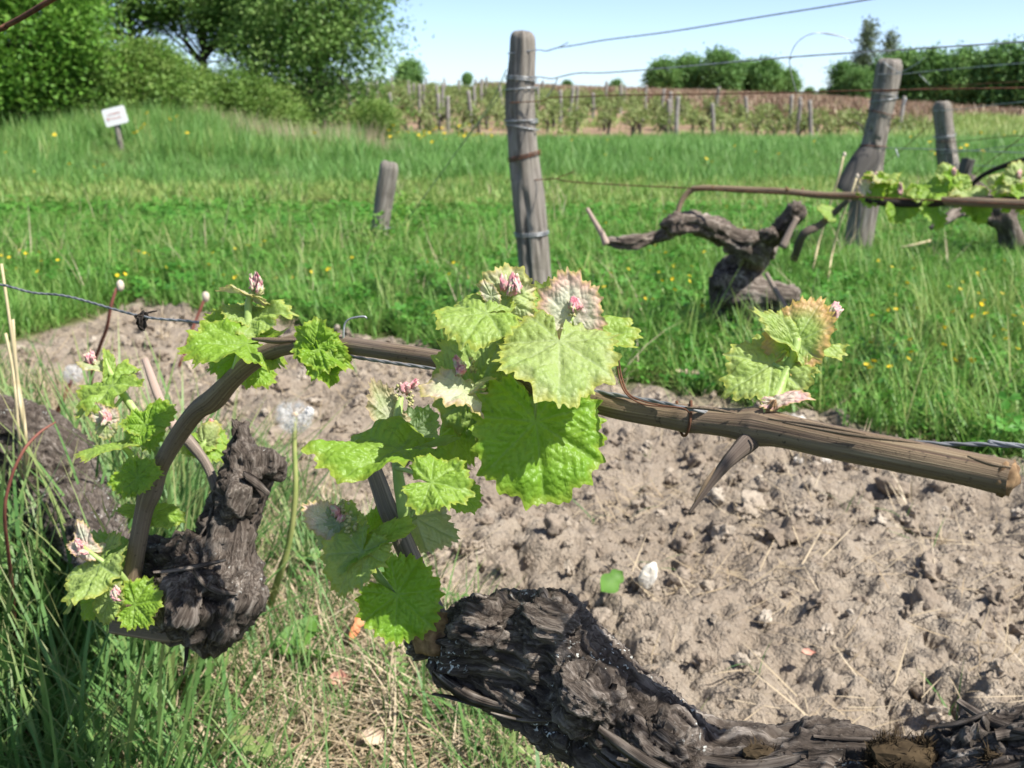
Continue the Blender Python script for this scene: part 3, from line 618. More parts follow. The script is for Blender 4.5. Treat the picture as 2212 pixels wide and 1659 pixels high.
def build_trees():
    GL = 'trees and bushes of the thicket on the left'
    bx = lambda px, Y: (px-1106)/W2*(Y*CP+.0)   # near the horizon depth is about Y*cos(pitch)
    # large tree closing the thicket
    t1 = tree_meshes(301, 4.6, [(0, 0, 2.9, 1.35, 1.3, 1.6), (-.5, 0, 1.3, 1.2, 1.1, 1.2), (.35, .1, 1.5, 1.1, 1.1, 1.3), (.75, -.1, 2.3, .8, .8, .8), (.2, 0, 4.0, 1.2, 1, .7)], .7, .042, 430, 80, .2, 'leaf_mid', .11, .35)
    put_tree('tree', t1, bx(690, 18.5), 18.5, 'large grey green tree at the edge of the thicket, nearest the far vineyard', 'tree', GL)
    t2 = tree_meshes(302, 5.2, [(0, 0, 3.4, 1.5, 1.3, 1.15), (.5, 0, 2.9, .9, .9, .6), (-.7, .1, 4.4, 1.2, 1, .8)], 2.3, .05, 260, 60, .2, 'leaf_mid', .075, .3)
    put_tree('tree', t2, bx(440, 20), 20, 'tall tree with a bare dark trunk and sky showing between its branches', 'tree', GL, 1, 0, .66)
    t3 = tree_meshes(303, 5.0, [(0, 0, 3.3, 1.3, 1.1, .85), (-.6, 0, 2.6, .7, .8, .6), (.4, .1, 4.2, 1.2, 1, .8)], 2.2, .05, 220, 60, .19, 'leaf_mid', .06, .3)
    put_tree('tree', t3, bx(300, 19.5), 19.5, 'slender tree with open crown behind the white sign', 'tree', GL, 1, 0, .66)
    put_tree('tree', t3, bx(560, 21.5), 21.5, 'slender dark stemmed tree half hidden behind the large grey green tree', 'tree', GL, 1.05, 2.1, .62)
    t4 = tree_meshes(304, 4.4, [(0, 0, 1.2, 1.1, 1, 1.2), (-.5, 0, 2.6, 1.2, 1, 1.2), (.2, .1, 3.5, 1, 1, .9), (.6, -.1, 1.9, .7, .7, .9)], .5, .036, 400, 105, .18, 'leaf_bright', .07, .4)
    put_tree('tree', t4, bx(40, 14), 14, 'bright green leafy tree at the left edge of the picture', 'tree', GL)
    put_tree('tree', t4, bx(-230, 13.2), 13.2, 'bright green tree standing outside the left edge of the picture', 'tree', GL, 1.1, 1.3)
    t5 = tree_meshes(305, 4.2, [(0, 0, 2.7, 1.3, 1.1, 1.1), (-.6, 0, 1.5, 1, 1, 1.1), (.4, 0, 3.5, 1, 1, .8)], .8, .04, 330, 85, .19, 'leaf_mid', .07, .4)
    put_tree('tree', t5, bx(175, 16.5), 16.5, 'mid green tree behind the bramble bank, next to the bright green tree', 'tree', GL, 1.0, .5)
    b1 = tree_meshes(306, 1.3, [(0, 0, .5, .95, .8, .65), (-.5, 0, .75, .6, .6, .55), (.7, 0, .3, .7, .6, .4)], .2, .035, 330, 50, .11, 'leaf_bramble', .03, .45)
    GB = 'bramble bushes on the bank'
    for px, Y, s, rz, lb in ((205, 15.2, 1.0, 0, 'pale green bramble bush rising behind the white sign'), (345, 15.8, .8, 1.7, 'yellowish bramble bush to the right of the white sign'),
                             (110, 14.4, .85, 3.0, 'bramble bush left of the white sign under the bright tree'), (470, 16.8, .75, 4.2, 'low bramble bush in front of the bare tree trunk'),
                             (585, 17.2, .8, 5.1, 'small bramble bush at the foot of the large grey green tree'), (790, 18.0, .62, 2.4, 'low bush beside the far vineyard corner'), (410, 17.2, .8, 1.1, 'leafy bramble clump filling the foot of the bare dark trunk'), (262, 16.2, .72, 5.6, 'bramble clump just above the top of the white sign'), (290, 17.8, .95, 2.6, 'tall bramble thicket behind the white sign, below the sky gap')):
        put_tree('bramble_bush', b1, bx(px, Y), Y, lb, 'bush', GB, s, rz)
    # far trees
    f1 = tree_meshes(311, 6, [(0, 0, 3.2, 2.6, 2.4, 2.4), (-1.3, 0, 2.2, 1.8, 1.6, 1.8), (1.4, .3, 2.4, 1.7, 1.6, 1.8), (.2, 0, 4.6, 1.6, 1.6, 1.2)], .8, .22, 240, 34, .45, 'leaf_far', .16, .5)
    f2 = tree_meshes(312, 7, [(0, 0, 3.6, 2.3, 2.2, 3.0), (-.8, 0, 5.2, 1.3, 1.2, 1.5), (1.0, 0, 2.5, 1.7, 1.7, 2.0), (-.3, 0, 1.4, 2.2, 2.0, 1.4)], .8, .22, 260, 34, .45, 'leaf_far', .16, .5)
    f3 = tree_meshes(313, 10, [(0, 0, 5.5, 1.1, 1.1, 3.6), (-.6, 0, 3.4, 1.5, 1.4, 2.2), (.5, 0, 2.4, 1.8, 1.7, 1.8), (.1, 0, 8.3, .55, .55, 1.5)], 1, .2, 260, 26, .38, 'leaf_pale', .14, .5)
    GR = 'round trees on the horizon'
    for px, Y, s, rz, k, lb in ((1428, 182, 1.0, 0, 0, 'leftmost of the round green trees on the horizon'), (1482, 185, 1.15, 1.2, 0, 'round tree second from the left in the horizon clump'), (1550, 180, 1.28, 2.2, 0, 'tallest dome shaped tree of the horizon clump'),
                                 (1605, 186, 1.05, .7, 0, 'low tree between the dome shaped tree and the widest tree on the horizon'), (1652, 182, 1.1, 4, 0, 'wide round tree near the right end of the horizon clump'), (1697, 186, .85, 5, 0, 'smallest round tree at the right end of the horizon clump')):
        put_tree('tree', f1, bx(px, Y), Y, lb, 'tree', GR, s, rz)
    GW = 'trees of the wood on the right horizon'
    put_tree('tree', f3, bx(1862, 118), 118, 'tall pale pointed tree at the left end of the wood', 'tree', GW, .92)
    put_tree('tree', f3, bx(1912, 124), 124, 'thin pale tree behind the leaning post, right of the tall pointed tree', 'tree', GW, .85, 2.0)
    rows = [(1815, 116, .62, 1), (1850, 113, .6, 0), (1905, 116, .75, 1), (1955, 114, .86, 1), (2000, 112, .88, 1), (2040, 116, .98, 0), (2075, 110, .92, 1), (2115, 113, .98, 0), (2150, 108, 1.0, 1), (2190, 110, 1.05, 0), (2225, 106, 1.05, 1), (2270, 108, 1.1, 0), (2320, 104, 1.1, 1), (2380, 104, 1.1, 0)]
    words = ['low bushy tree at the left foot of the tall pale tree', 'rounded bush below the tall pale pointed tree', 'dark tree seen just left of the leaning post top', 'first dark tree of the wood right of the leaning post', 'second dark tree of the wood right of the leaning post', 'wide tree of the wood above the straight grey post',
             'narrow tree of the wood just right of the straight grey post', 'broad tree of the wood about midway between the straight post and the picture edge', 'tall narrow tree of the wood towards the right edge', 'broad tree of the wood at the right edge of the picture', 'tree of the wood cut by the right edge of the picture', 'first tree of the wood beyond the right edge', 'second tree of the wood beyond the right edge', 'third tree of the wood beyond the right edge']
    for k, ((px, Y, s, kind), lb) in enumerate(zip(rows, words)):
        put_tree('tree', (f1, f2)[kind], bx(px, Y), Y, lb, 'tree', GW, s, k*1.7)
    for k, (px, Y, s, lb) in enumerate(((1745, 215, .45, 'faint pale bush on the horizon left of the wood'), (1775, 205, .4, 'faint pale bush touching the wood on the horizon'), (1225, 200, .42, 'distant low bush on the horizon right of the main post'), (1330, 205, .5, 'distant low bush on the horizon before the round trees'), (1010, 150, .3, 'small distant bush above the far vineyard, left of the main post'))):
        put_tree('bush', f1, bx(px, Y), Y, lb, 'bush', 'distant bushes on the horizon', s, k*2.)
    put_tree('tree', f1, bx(885, 62), 62, 'small green tree rising behind the far vineyard beside the large tree', 'tree', None, .32, 1.0)
build_trees()

# ------------------------------------------------------------------ far vineyard
def far_vine_mesh(seed):
    rg = rs(seed); mb = MB(); h = .32; lf = MB()
    tube(mb, [(0, 0, -.1), (rg.normal(0, .03), .02, .16), (rg.normal(0, .05), 0, h)], [.05, .045, .05], 7, 9, 0, .35, seed)
    C = []
    for k in range(3):
        a = rg.uniform(0, 6.28); e = np.array([math.cos(a)*.3, math.sin(a)*.15, h+rg.uniform(.05, .2)]); tube(mb, [(0, 0, h-.03), e*.6+np.array([0, 0, .12]), e], [.03, .022, .012], 5, 6, 0)
        for j in range(3): C.append(e*rg.uniform(.4, 1.25)+np.array([0, 0, rg.uniform(-.05, .2)]))
    crown_leaves(lf, rg, np.array(C), 15, .11, .062)
    return mb.mesh('trunk', MAT['tree_bark']), lf.mesh('foliage', MAT['vine_far'], False)
def build_far_vineyard():
    vm = [far_vine_mesh(400+k) for k in range(6)]
    pm = []
    for k in range(4):
        mb = MB(); g = rs(450+k); tube(mb, [(0, 0, -.15), (g.normal(0, .02), 0, .4), (g.normal(0, .03), 0, .88)], [.055, .052, .048], 10, 12, 0, .2, k); pm.append(mb.mesh('vineyard_post', MAT['far_post_wood']))
    d = np.array([.8, -.6]); nr = np.array([.6, .8]); rg = rs(46); cand = []; posts = []
    for r in range(-6, 60):
        for k in range(-90, 91):
            p = np.array([4., 34.])+nr*(r-20)*1.55+d*k*.9; u = p[0]/max(p[1], 1)
            if 23.9 < p[1] < np.interp(u, VU, VY) and -.2 < u < .405 and (p[1] > 24.6 or rg.uniform() < .7):
                q = p+rg.normal(0, .08, 2)
                if rg.uniform() < .17: posts.append(q)
                cand.append(q)
    cand.sort(key=lambda p: p[1]); posts.sort(key=lambda p: p[1])
    vis = [p for p in cand if not (p[0]/p[1] < -.125)]; Z = lambda p: float(terrain(np.array([p[0]]), np.array([p[1]]))[0])
    for i, p in enumerate(vis[:300]):
        s = rg.uniform(.62, .98); o = thing('vine_plant', (p[0], p[1], Z(p)), 'low leafy vine plant in the far vineyard behind the tall grass', 'vine', 'vine plants of the far vineyard'); o.rotation_euler[2] = rg.uniform(0, 6.28); o.scale = (s, s, s*rg.uniform(.85, 1.1))
        for nm, me in zip(('trunk', 'foliage'), vm[i % 6]):
            c = bpy.data.objects.new(nm, me); COL.objects.link(c); c.parent = o
    rest = np.array(vis[300:]+[p for p in cand if p[0]/p[1] < -.125])
    if len(rest): scatter('vineyard', [m for v in vm for m in v][1::2], *place(rg, rest[:, 0], rest[:, 1], .62, .98, 6, .05), 'rows of vines at the back of the far vineyard', 'vineyard')
    for i, p in enumerate(posts[:150]):
        o = new('vineyard_post', pm[i % 4], None, (p[0]+.2, p[1]-.25, Z(p))); o.rotation_euler = (rg.normal(0, .05), rg.normal(0, .06), rg.uniform(0, 6)); o.scale[2] = rg.uniform(.85, 1.15)
        tag(o, 'grey wooden post standing among the far vine rows', 'post', 'posts of the far vineyard')
build_far_vineyard()

# ------------------------------------------------------------------ sign
def build_sign():
    Y = 12.0; c = PY(249, 251, Y); k = Y/W2*1.02; a = math.radians(13); ex = np.array([math.cos(a), 0, math.sin(a)]); ez = np.array([-math.sin(a), 0, math.cos(a)]); ey = np.array([0, 1., 0])
    b = PY(258, 312, Y); e = thing('warning_sign', (b[0], Y, gz(b[0], Y)), 'tilted white sign with two lines of red writing on a short post before the thicket', 'sign')
    mb = MB(); tube(mb, [(b[0]+.01, Y+.05, gz(b[0], Y)-.1), PY(256, 290, Y+.03), PY(250, 250, Y+.03)], [.035, .034, .03], 10, 14, 0, .15, 4); part('post', mb, MAT['post_wood'], e)
    mb = MB(); w, h = 23.5*k, 17.5*k; r = .02; pts = []
    for cx, cz, a0 in ((w-r, h-r, 0), (-w+r, h-r, 90), (-w+r, -h+r, 180), (w-r, -h+r, 270)):
        for j in range(4): t = math.radians(a0+j*30); pts.append((cx+r*math.cos(t), cz+r*math.sin(t)))
    V = [c-ey*.014+x*ex+z*ez for x, z in pts]+[c-ey*.002+x*ex+z*ez for x, z in pts]; n = len(pts)
    mb.add(V, [tuple(range(n))[::-1], tuple(range(n, 2*n))]+[(i, (i+1) % n, n+(i+1) % n, n+i) for i in range(n)])
    bd = part('board', mb, MAT['sign_white'], e, False); rg = rs(5)
    mb = MB()                          # two lines of red brush lettering, too faded to read
    for row, (x0, x1, z, hh) in enumerate(((-15, 12, 5.5, 2.6), (-17, 14, -3.5, 3.0))):
        x = x0
        while x < x1:
            wv = rg.uniform(1.4, 2.4); big = 1.5 if (row == 1 and x == x0) else 1.0
            for j in range(3):
                p0 = np.array([x+rg.uniform(0, wv), z+rg.uniform(-hh, hh)*big]); p1 = np.array([x+rg.uniform(0, wv), z+rg.uniform(-hh, hh)*big]); dd = p1-p0; q = np.array([-dd[1], dd[0]]); q = q/(np.linalg.norm(q)+1e-6)*.35*big
                mb.add([c-ey*.018+k*(ex*s[0]+ez*s[1]) for s in (p0-q, p0+q, p1+q, p1-q)], [(0, 1, 2, 3)])
            x += wv+.9
    o = part('lettering', mb, MAT['sign_red'], bd, False)
    o.matrix_parent_inverse = Matrix.Identity(4)
build_sign()
# ------------------------------------------------------------------ gnarled wood: blended capsules turned into one skin
def surface_nets(S, org, h):
    ins = S < 0; nx, ny, nz = S.shape
    c = np.zeros((nx-1, ny-1, nz-1), dtype=np.int8)
    for a in (0, 1):
        for b in (0, 1):
            for d in (0, 1): c += ins[a:nx-1+a, b:ny-1+b, d:nz-1+d]
    act = (c > 0) & (c < 8); idx = np.full(act.shape, -1, dtype=np.int64); cells = np.argwhere(act); idx[act] = np.arange(len(cells))
    acc = np.zeros((len(cells), 3)); cnt = np.zeros(len(cells)); i, j, k = cells.T
    for ax in range(3):
        o1, o2 = [q for q in range(3) if q != ax]
        for a in (0, 1):
            for b in (0, 1):
                s = [i.copy(), j.copy(), k.copy()]; s[o1] += a; s[o2] += b; e = [q.copy() for q in s]; e[ax] += 1
                v0 = S[tuple(s)]; v1 = S[tuple(e)]; m = (v0 < 0) != (v1 < 0); t = np.where(m, v0/(v0-v1+1e-12*(v0 == v1)), 0)
                p = np.stack(s, 1).astype(float); p[:, ax] += t; acc[m] += p[m]; cnt[m] += 1
    V = acc/cnt[:, None]*h+org; F = []
    for ax in range(3):
        o1, o2 = (ax+1) % 3, (ax+2) % 3; sl0 = [slice(None)]*3; sl1 = [slice(None)]*3; sl0[ax] = slice(0, -1); sl1[ax] = slice(1, None)
        A = ins[tuple(sl0)]; Bq = ins[tuple(sl1)]; ed = np.argwhere(A != Bq)
        ok = (ed[:, o1] > 0) & (ed[:, o2] > 0) & (ed[:, o1] < S.shape[o1]-1) & (ed[:, o2] < S.shape[o2]-1); ed = ed[ok]; fl = A[tuple(ed.T)]
        q = []
        for da, db in ((-1, -1), (0, -1), (0, 0), (-1, 0)):
            t = ed.copy(); t[:, o1] += da; t[:, o2] += db; q.append(idx[tuple(t.T)])
        q = np.stack(q, 1); q[~fl] = q[~fl][:, ::-1]; F.append(q)
    return V, np.vstack(F)
def gnarl(chains, h, blend, fib_amp, lump_amp, seed, fib_freq=220., lump_freq=28., extra=None, pit=0.0):
    """chains: lists of (point, radius); returns displaced verts, faces, fibre attribute"""
    segs = []; s0 = 0.; cid = []
    for id_, ch in enumerate(chains):
        pts = np.array([np.append(p, r) for p, r in ch]); q = catmull(pts, (len(pts)-1)*4+1); q[:, 3] = np.maximum(q[:, 3], .003); T, A, B = frames(q[:, :3])
        for k in range(len(q)-1):
            cid.append(len(chains)*0+id_); segs.append((q[k], q[k+1], A[k], B[k], s0)); s0 += np.linalg.norm(q[k+1, :3]-q[k, :3])
        s0 += 3.
    nseg = len(segs)
    for p, r in (extra or []):
        a = np.append(p, r); nb = min(segs[:nseg], key=lambda q: np.linalg.norm(q[0][:3]-p)); dv = nb[1][:3]-nb[0][:3]; cid.append(99); segs.append((a, a+np.append(dv/np.linalg.norm(dv)*1e-4, 0), nb[2], nb[3], nb[4]))
    E = np.array([[s[0], s[1]] for s in segs]); mx = E[..., 3].max()+.02; lo = E[..., :3].min((0, 1))-mx; hi = E[..., :3].max((0, 1))+mx; n = np.ceil((hi-lo)/h).astype(int)+1
    S = np.full(n, .2, dtype=np.float32); gx = [lo[a]+np.arange(n[a])*h for a in range(3)]
    for ci in sorted(set(cid)):                            # hard union along a chain, smooth union between chains
        S2 = np.full(n, .2, dtype=np.float32)
        for (a, b, *_), c_ in zip(segs, cid):
            if c_ != ci: continue
            R = max(a[3], b[3])+blend*2.5+.01; w0 = np.minimum(a[:3], b[:3])-R; w1 = np.maximum(a[:3], b[:3])+R; sl = []
            for ax in range(3): sl.append(slice(max(0, int((w0[ax]-lo[ax])/h)), min(n[ax], int((w1[ax]-lo[ax])/h)+2)))
            sl = tuple(sl); X = gx[0][sl[0]][:, None, None]; Y = gx[1][sl[1]][None, :, None]; Z = gx[2][sl[2]][None, None, :]
            d = b[:3]-a[:3]; L2 = np.dot(d, d)+1e-12; t = np.clip(((X-a[0])*d[0]+(Y-a[1])*d[1]+(Z-a[2])*d[2])/L2, 0, 1)
            D = np.sqrt((X-a[0]-t*d[0])**2+(Y-a[1]-t*d[1])**2+(Z-a[2]-t*d[2])**2)-(a[3]+t*(b[3]-a[3])); S2[sl] = np.minimum(S2[sl], D)
        hh = np.clip(.5+.5*(S-S2)/blend, 0, 1); S = S*(1-hh)+S2*hh-blend*hh*(1-hh)
    V, F = surface_nets(S, lo, h)
    best = np.full(len(V), 9.); near = np.zeros(len(V), int)
    for k, (a, b, *_) in enumerate(segs):
        d = b[:3]-a[:3]; t = np.clip((V-a[:3])@d/(np.dot(d, d)+1e-12), 0, 1); dd = np.linalg.norm(V-a[:3]-t[:, None]*d, axis=1)-(a[3]+t*(b[3]-a[3])); m = dd < best; best[m] = dd[m]; near[m] = k
    a = np.array([s[0][:3] for s in segs])[near]; d = np.array([s[1][:3]-s[0][:3] for s in segs])[near]; ln = np.linalg.norm(d, axis=1)+1e-9; A = np.array([s[2] for s in segs])[near]; B = np.array([s[3] for s in segs])[near]; st = np.array([s[4] for s in segs])[near]
    rel = V-np.where((near >= nseg)[:, None], a, a); s = st+np.sum(rel*d, 1)/ln; ca = np.sum(rel*A, 1); cb = np.sum(rel*B, 1)
    wv = .16/fib_freq*8*np.stack([noise(V*fib_freq*.09, seed+60), noise(V*fib_freq*.09, seed+61)], 1)
    q = np.stack([s*fib_freq*.11, (ca+wv[:, 0])*fib_freq, (cb+wv[:, 1])*fib_freq], 1)
    f1 = 1-np.abs(fbm(q, 3, seed)); f2 = 1-np.abs(noise(q*.42+5, seed+3)); fib = .5*f1**3+.5*f2**3
    crack = sstep(.5, .0, np.abs(noise(q*np.array([.5, .33, .33])+9, seed+8))*6)
    lump = fbm(V*lump_freq, 3, seed+5)
    nrm = np.zeros_like(V); fn = np.cross(V[F[:, 1]]-V[F[:, 0]], V[F[:, 2]]-V[F[:, 0]])
    for c in range(4): np.add.at(nrm, F[:, c], fn)
    nrm /= np.linalg.norm(nrm, axis=1)[:, None]+1e-12
    disp = fib_amp*(fib-.45)*1.9+lump_amp*lump-fib_amp*1.2*crack-pit*sstep(.35, .75, noise(V*lump_freq*2.2, seed+11))
    att = np.clip(.62*fib+.2*fbm(q*np.array([1, 1.7, 1.7])+40, 2, seed+4)+.14+.1*noise(V*lump_freq*1.5, seed+9), 0, 1)
    return V+nrm*disp[:, None], F, dict(fib=att, fx=s+wv[:, 0]*.5, fy=ca+wv[:, 0], fz=cb+wv[:, 1]), nrm
def strip(mb, p0, dirs, nrm, L, w, lift, rg, att=.7):
    """a peeling ribbon of bark that leaves the surface at its ends"""
    n = 9; t = np.linspace(0, 1, n); side = np.cross(dirs, nrm); side /= np.linalg.norm(side)+1e-9; c1, c2 = rg.uniform(.2, 1), rg.uniform(.1, 1); wv = rg.uniform(-1, 1)
    C = p0+np.outer((t-.5)*L, dirs)+np.outer(.0014+lift*(c1*np.maximum(0, t-.45)**2*3+c2*np.maximum(0, .4-t)**2*3), nrm)+np.outer(wv*.12*L*np.sin(t*3), side)
    prof = w*(.35+.65*np.sin(np.pi*np.clip(t*.9+.07, 0, 1)))
    th = .00035
    V = np.stack([C-side*prof[:, None]+nrm*0, C+nrm*th*1.3, C+side*prof[:, None], C-nrm*th], 1).reshape(-1, 3)
    F = grid_faces(n, 4, True).tolist()+[(0, 1, 2, 3), tuple(range((n-1)*4, n*4))[::-1]]; so = rg.uniform(0, 5); mb.add(V, F, 0, None, fib=np.repeat(att+.25*rg.uniform(-1, 1, n), 4), fx=so+np.repeat(t*L, 4), fy=so+(np.array([-1, 0, 1, 0])[None, :]*prof[:, None]).ravel(), fz=so)
def C_(lst, Dk=None): return [(P(x, y, D), r*D/W2) for x, y, D, r in lst]

# ------------------------------------------------------------------ vine leaf
def leaf_mesh(L, seed, age, na=210, nr=13, width=1.0, fold=0.0, droop=.15, cup=0.0, wave=.06, quilt=1.0, lobed=1.0, blush=0.0):
    rg = rs(seed); th = np.linspace(-math.radians(168), math.radians(168), na)
    d = np.abs(np.degrees(th)); kx = np.array([0, 24, 33, 52, 74, 84, 104, 126, 134, 148, 168]); kr = np.array([1.0, .93, .88, .95, .87, .82, .86, .76, .73, .7, .45])
    kr = 1-(1-kr)*(1 if lobed == 1 else 1); dip = np.where(np.isin(kx, [33, 84, 134]), (lobed-1)*.14, 0); r0 = np.interp(d, kx, kr-dip)
    kk = np.ones(7)/7; r0 = np.convolve(np.pad(r0, 3, 'edge'), kk, 'valid'); asym = 1+.05*np.sin(th*1.5+rg.uniform(0, 6))
    ph = np.abs(th)*rg.uniform(10, 11.5)/math.pi+.22*np.sin(th*3+rg.uniform(0, 6)); tri = lambda f: np.where(f < .62, f/.62, (1-f)/.38)
    saw = tri((ph+.62) % 1); saw2 = tri((ph*2+.45+.2*np.sin(th*7)) % 1); teeth = .115*(saw**1.35-.35)+.055*(saw2-.5)
    rho = np.linspace(0, 1, nr+1)[1:]**.85; R = rho[:, None]*(r0*asym)[None, :]+teeth[None, :]*sstep(.62, 1, rho)[:, None]
    X = R*np.sin(th)*.92*width; Y = R*np.cos(th)
    X = np.concatenate([[0.], X.ravel()]); Y = np.concatenate([[0.], Y.ravel()]); E = np.concatenate([[0.], np.repeat(rho, na)]); TH = np.concatenate([[0.], np.tile(th, nr)])
    va = np.radians([0, 50, -50, 100, -100, 143, -143]); best = np.full(len(X), 9.); vt = np.zeros(len(X)); xs = X/max(width, .3)
    for a in va:
        t = xs*math.sin(a)+Y*math.cos(a); p = np.abs(xs*math.cos(a)-Y*math.sin(a)); p = np.where(t < 0, 9, p); m = p < best; best[m] = p[m]; vt[m] = t[m]
    best = np.minimum(best, .6); sec = np.abs(np.sin(math.pi*(vt-best*.75)/.12)); vein = np.exp(-(best/.014)**2)+.45*np.exp(-(sec/.16)**2)*sstep(.0, .06, best)
    qz = sstep(.02, .2, np.hypot(X, Y))*quilt*(.04*np.sqrt(np.minimum(sec, 1))*sstep(0, .08, best)*sstep(1.02, .8, E)+.02*sstep(0, .14, best)-.008)
    tx, ty = noise(np.stack([X*4.5, Y*4.5, 0*X+seed], 1), seed), noise(np.stack([X*9, Y*9, 0*X+seed], 1), seed+1)
    w1 = wave*np.sin(TH*rg.randint(3, 6)+rg.uniform(0, 6))*E**2*1.2+wave*.7*tx*E+wave*.4*ty*E
    Z = qz+w1+fold*np.abs(X)+cup*(X*X+Y*Y)-droop*np.maximum(Y, 0)**2-droop*.6*X*X
    V = np.stack([X, Y, Z], 1)*L
    F = [(0, 1+j, 2+j) for j in range(na-1)]; F = [(a, c, b) for a, b, c in F]+grid_faces(nr, na, False, 1).tolist()
    mb = MB(); mb.add(V, F, 0, None, age=np.clip(age+.06*tx, 0, 1), edge=E, vein=np.clip(vein, 0, 1), blush=blush); return mb.mesh('leaf', MAT['vine_leaf'])
LEAFN = [0]
def leaf(parent, x, y, D, lp, ang, tilt, nrm, age, dense=True, **k):
    """leaf whose stalk meets the blade at a point; lp its length there, ang its direction in the view, tilt towards the viewer"""
    LEAFN[0] += 1; L = lp*D/W2; a, t = math.radians(ang), math.radians(tilt)
    ty = camvec((math.cos(a)*math.cos(t), math.sin(a)*math.cos(t), math.sin(t))); n = camvec(nrm); n = n-ty*np.dot(n, ty); n /= np.linalg.norm(n); tx = np.cross(ty, n)
    me = leaf_mesh(L, 1000+LEAFN[0], age, *((216, 24) if dense else (120, 10)), **k)
    o = bpy.data.objects.new('leaf', me); COL.objects.link(o); o.parent = parent; b = P(x, y, D)
    o.matrix_basis = Matrix(((tx[0], ty[0], n[0], b[0]), (tx[1], ty[1], n[1], b[1]), (tx[2], ty[2], n[2], b[2]), (0, 0, 0, 1))); return o
def bud(parent, x, y, D, rp, seed, name='bud', ang=90, mat='bud'):
    mb = MB(); c = P(x, y, D); r = rp*D/W2; rg = rs(seed); a = math.radians(ang); up = camvec((math.cos(a), math.sin(a), .2))
    for k in range(7 if name == 'bud' else 16):
        if name == 'bud':                              # folded scales of a leaf bud
            o = rg.normal(0, .28, 3)*r; e = up+rg.normal(0, .35, 3); e /= np.linalg.norm(e); s = np.cross(e, rg.normal(0, 1, 3)); s /= np.linalg.norm(s)
            blob(mb, c+o, (r*.2, r*.42, r*.8), 3, .7, 2.6, seed+k, 0, np.array([np.cross(e, s), s, e]))
        else: blob(mb, c+up*r*rg.uniform(-1.1, 1.1)+rg.normal(0, .32, 3)*r, r*rg.uniform(.22, .36), 1, .2, 1.5, seed+k)
    return new(name, mb.mesh(name, MAT[mat]), parent)
def stems(vine, paths, name='shoot', mat='shoot'):
    mb = MB()
    for pts, rp in paths:
        q = [P(*p) for p in pts]; Ds = np.array([p[2] for p in pts]); tube(mb, q, np.array(rp if hasattr(rp, '__len__') else [rp]*len(pts))*Ds/W2, 8, wob=.12, seed=len(pts)+int(pts[0][0]))
    return part(name, mb, MAT[mat], vine)

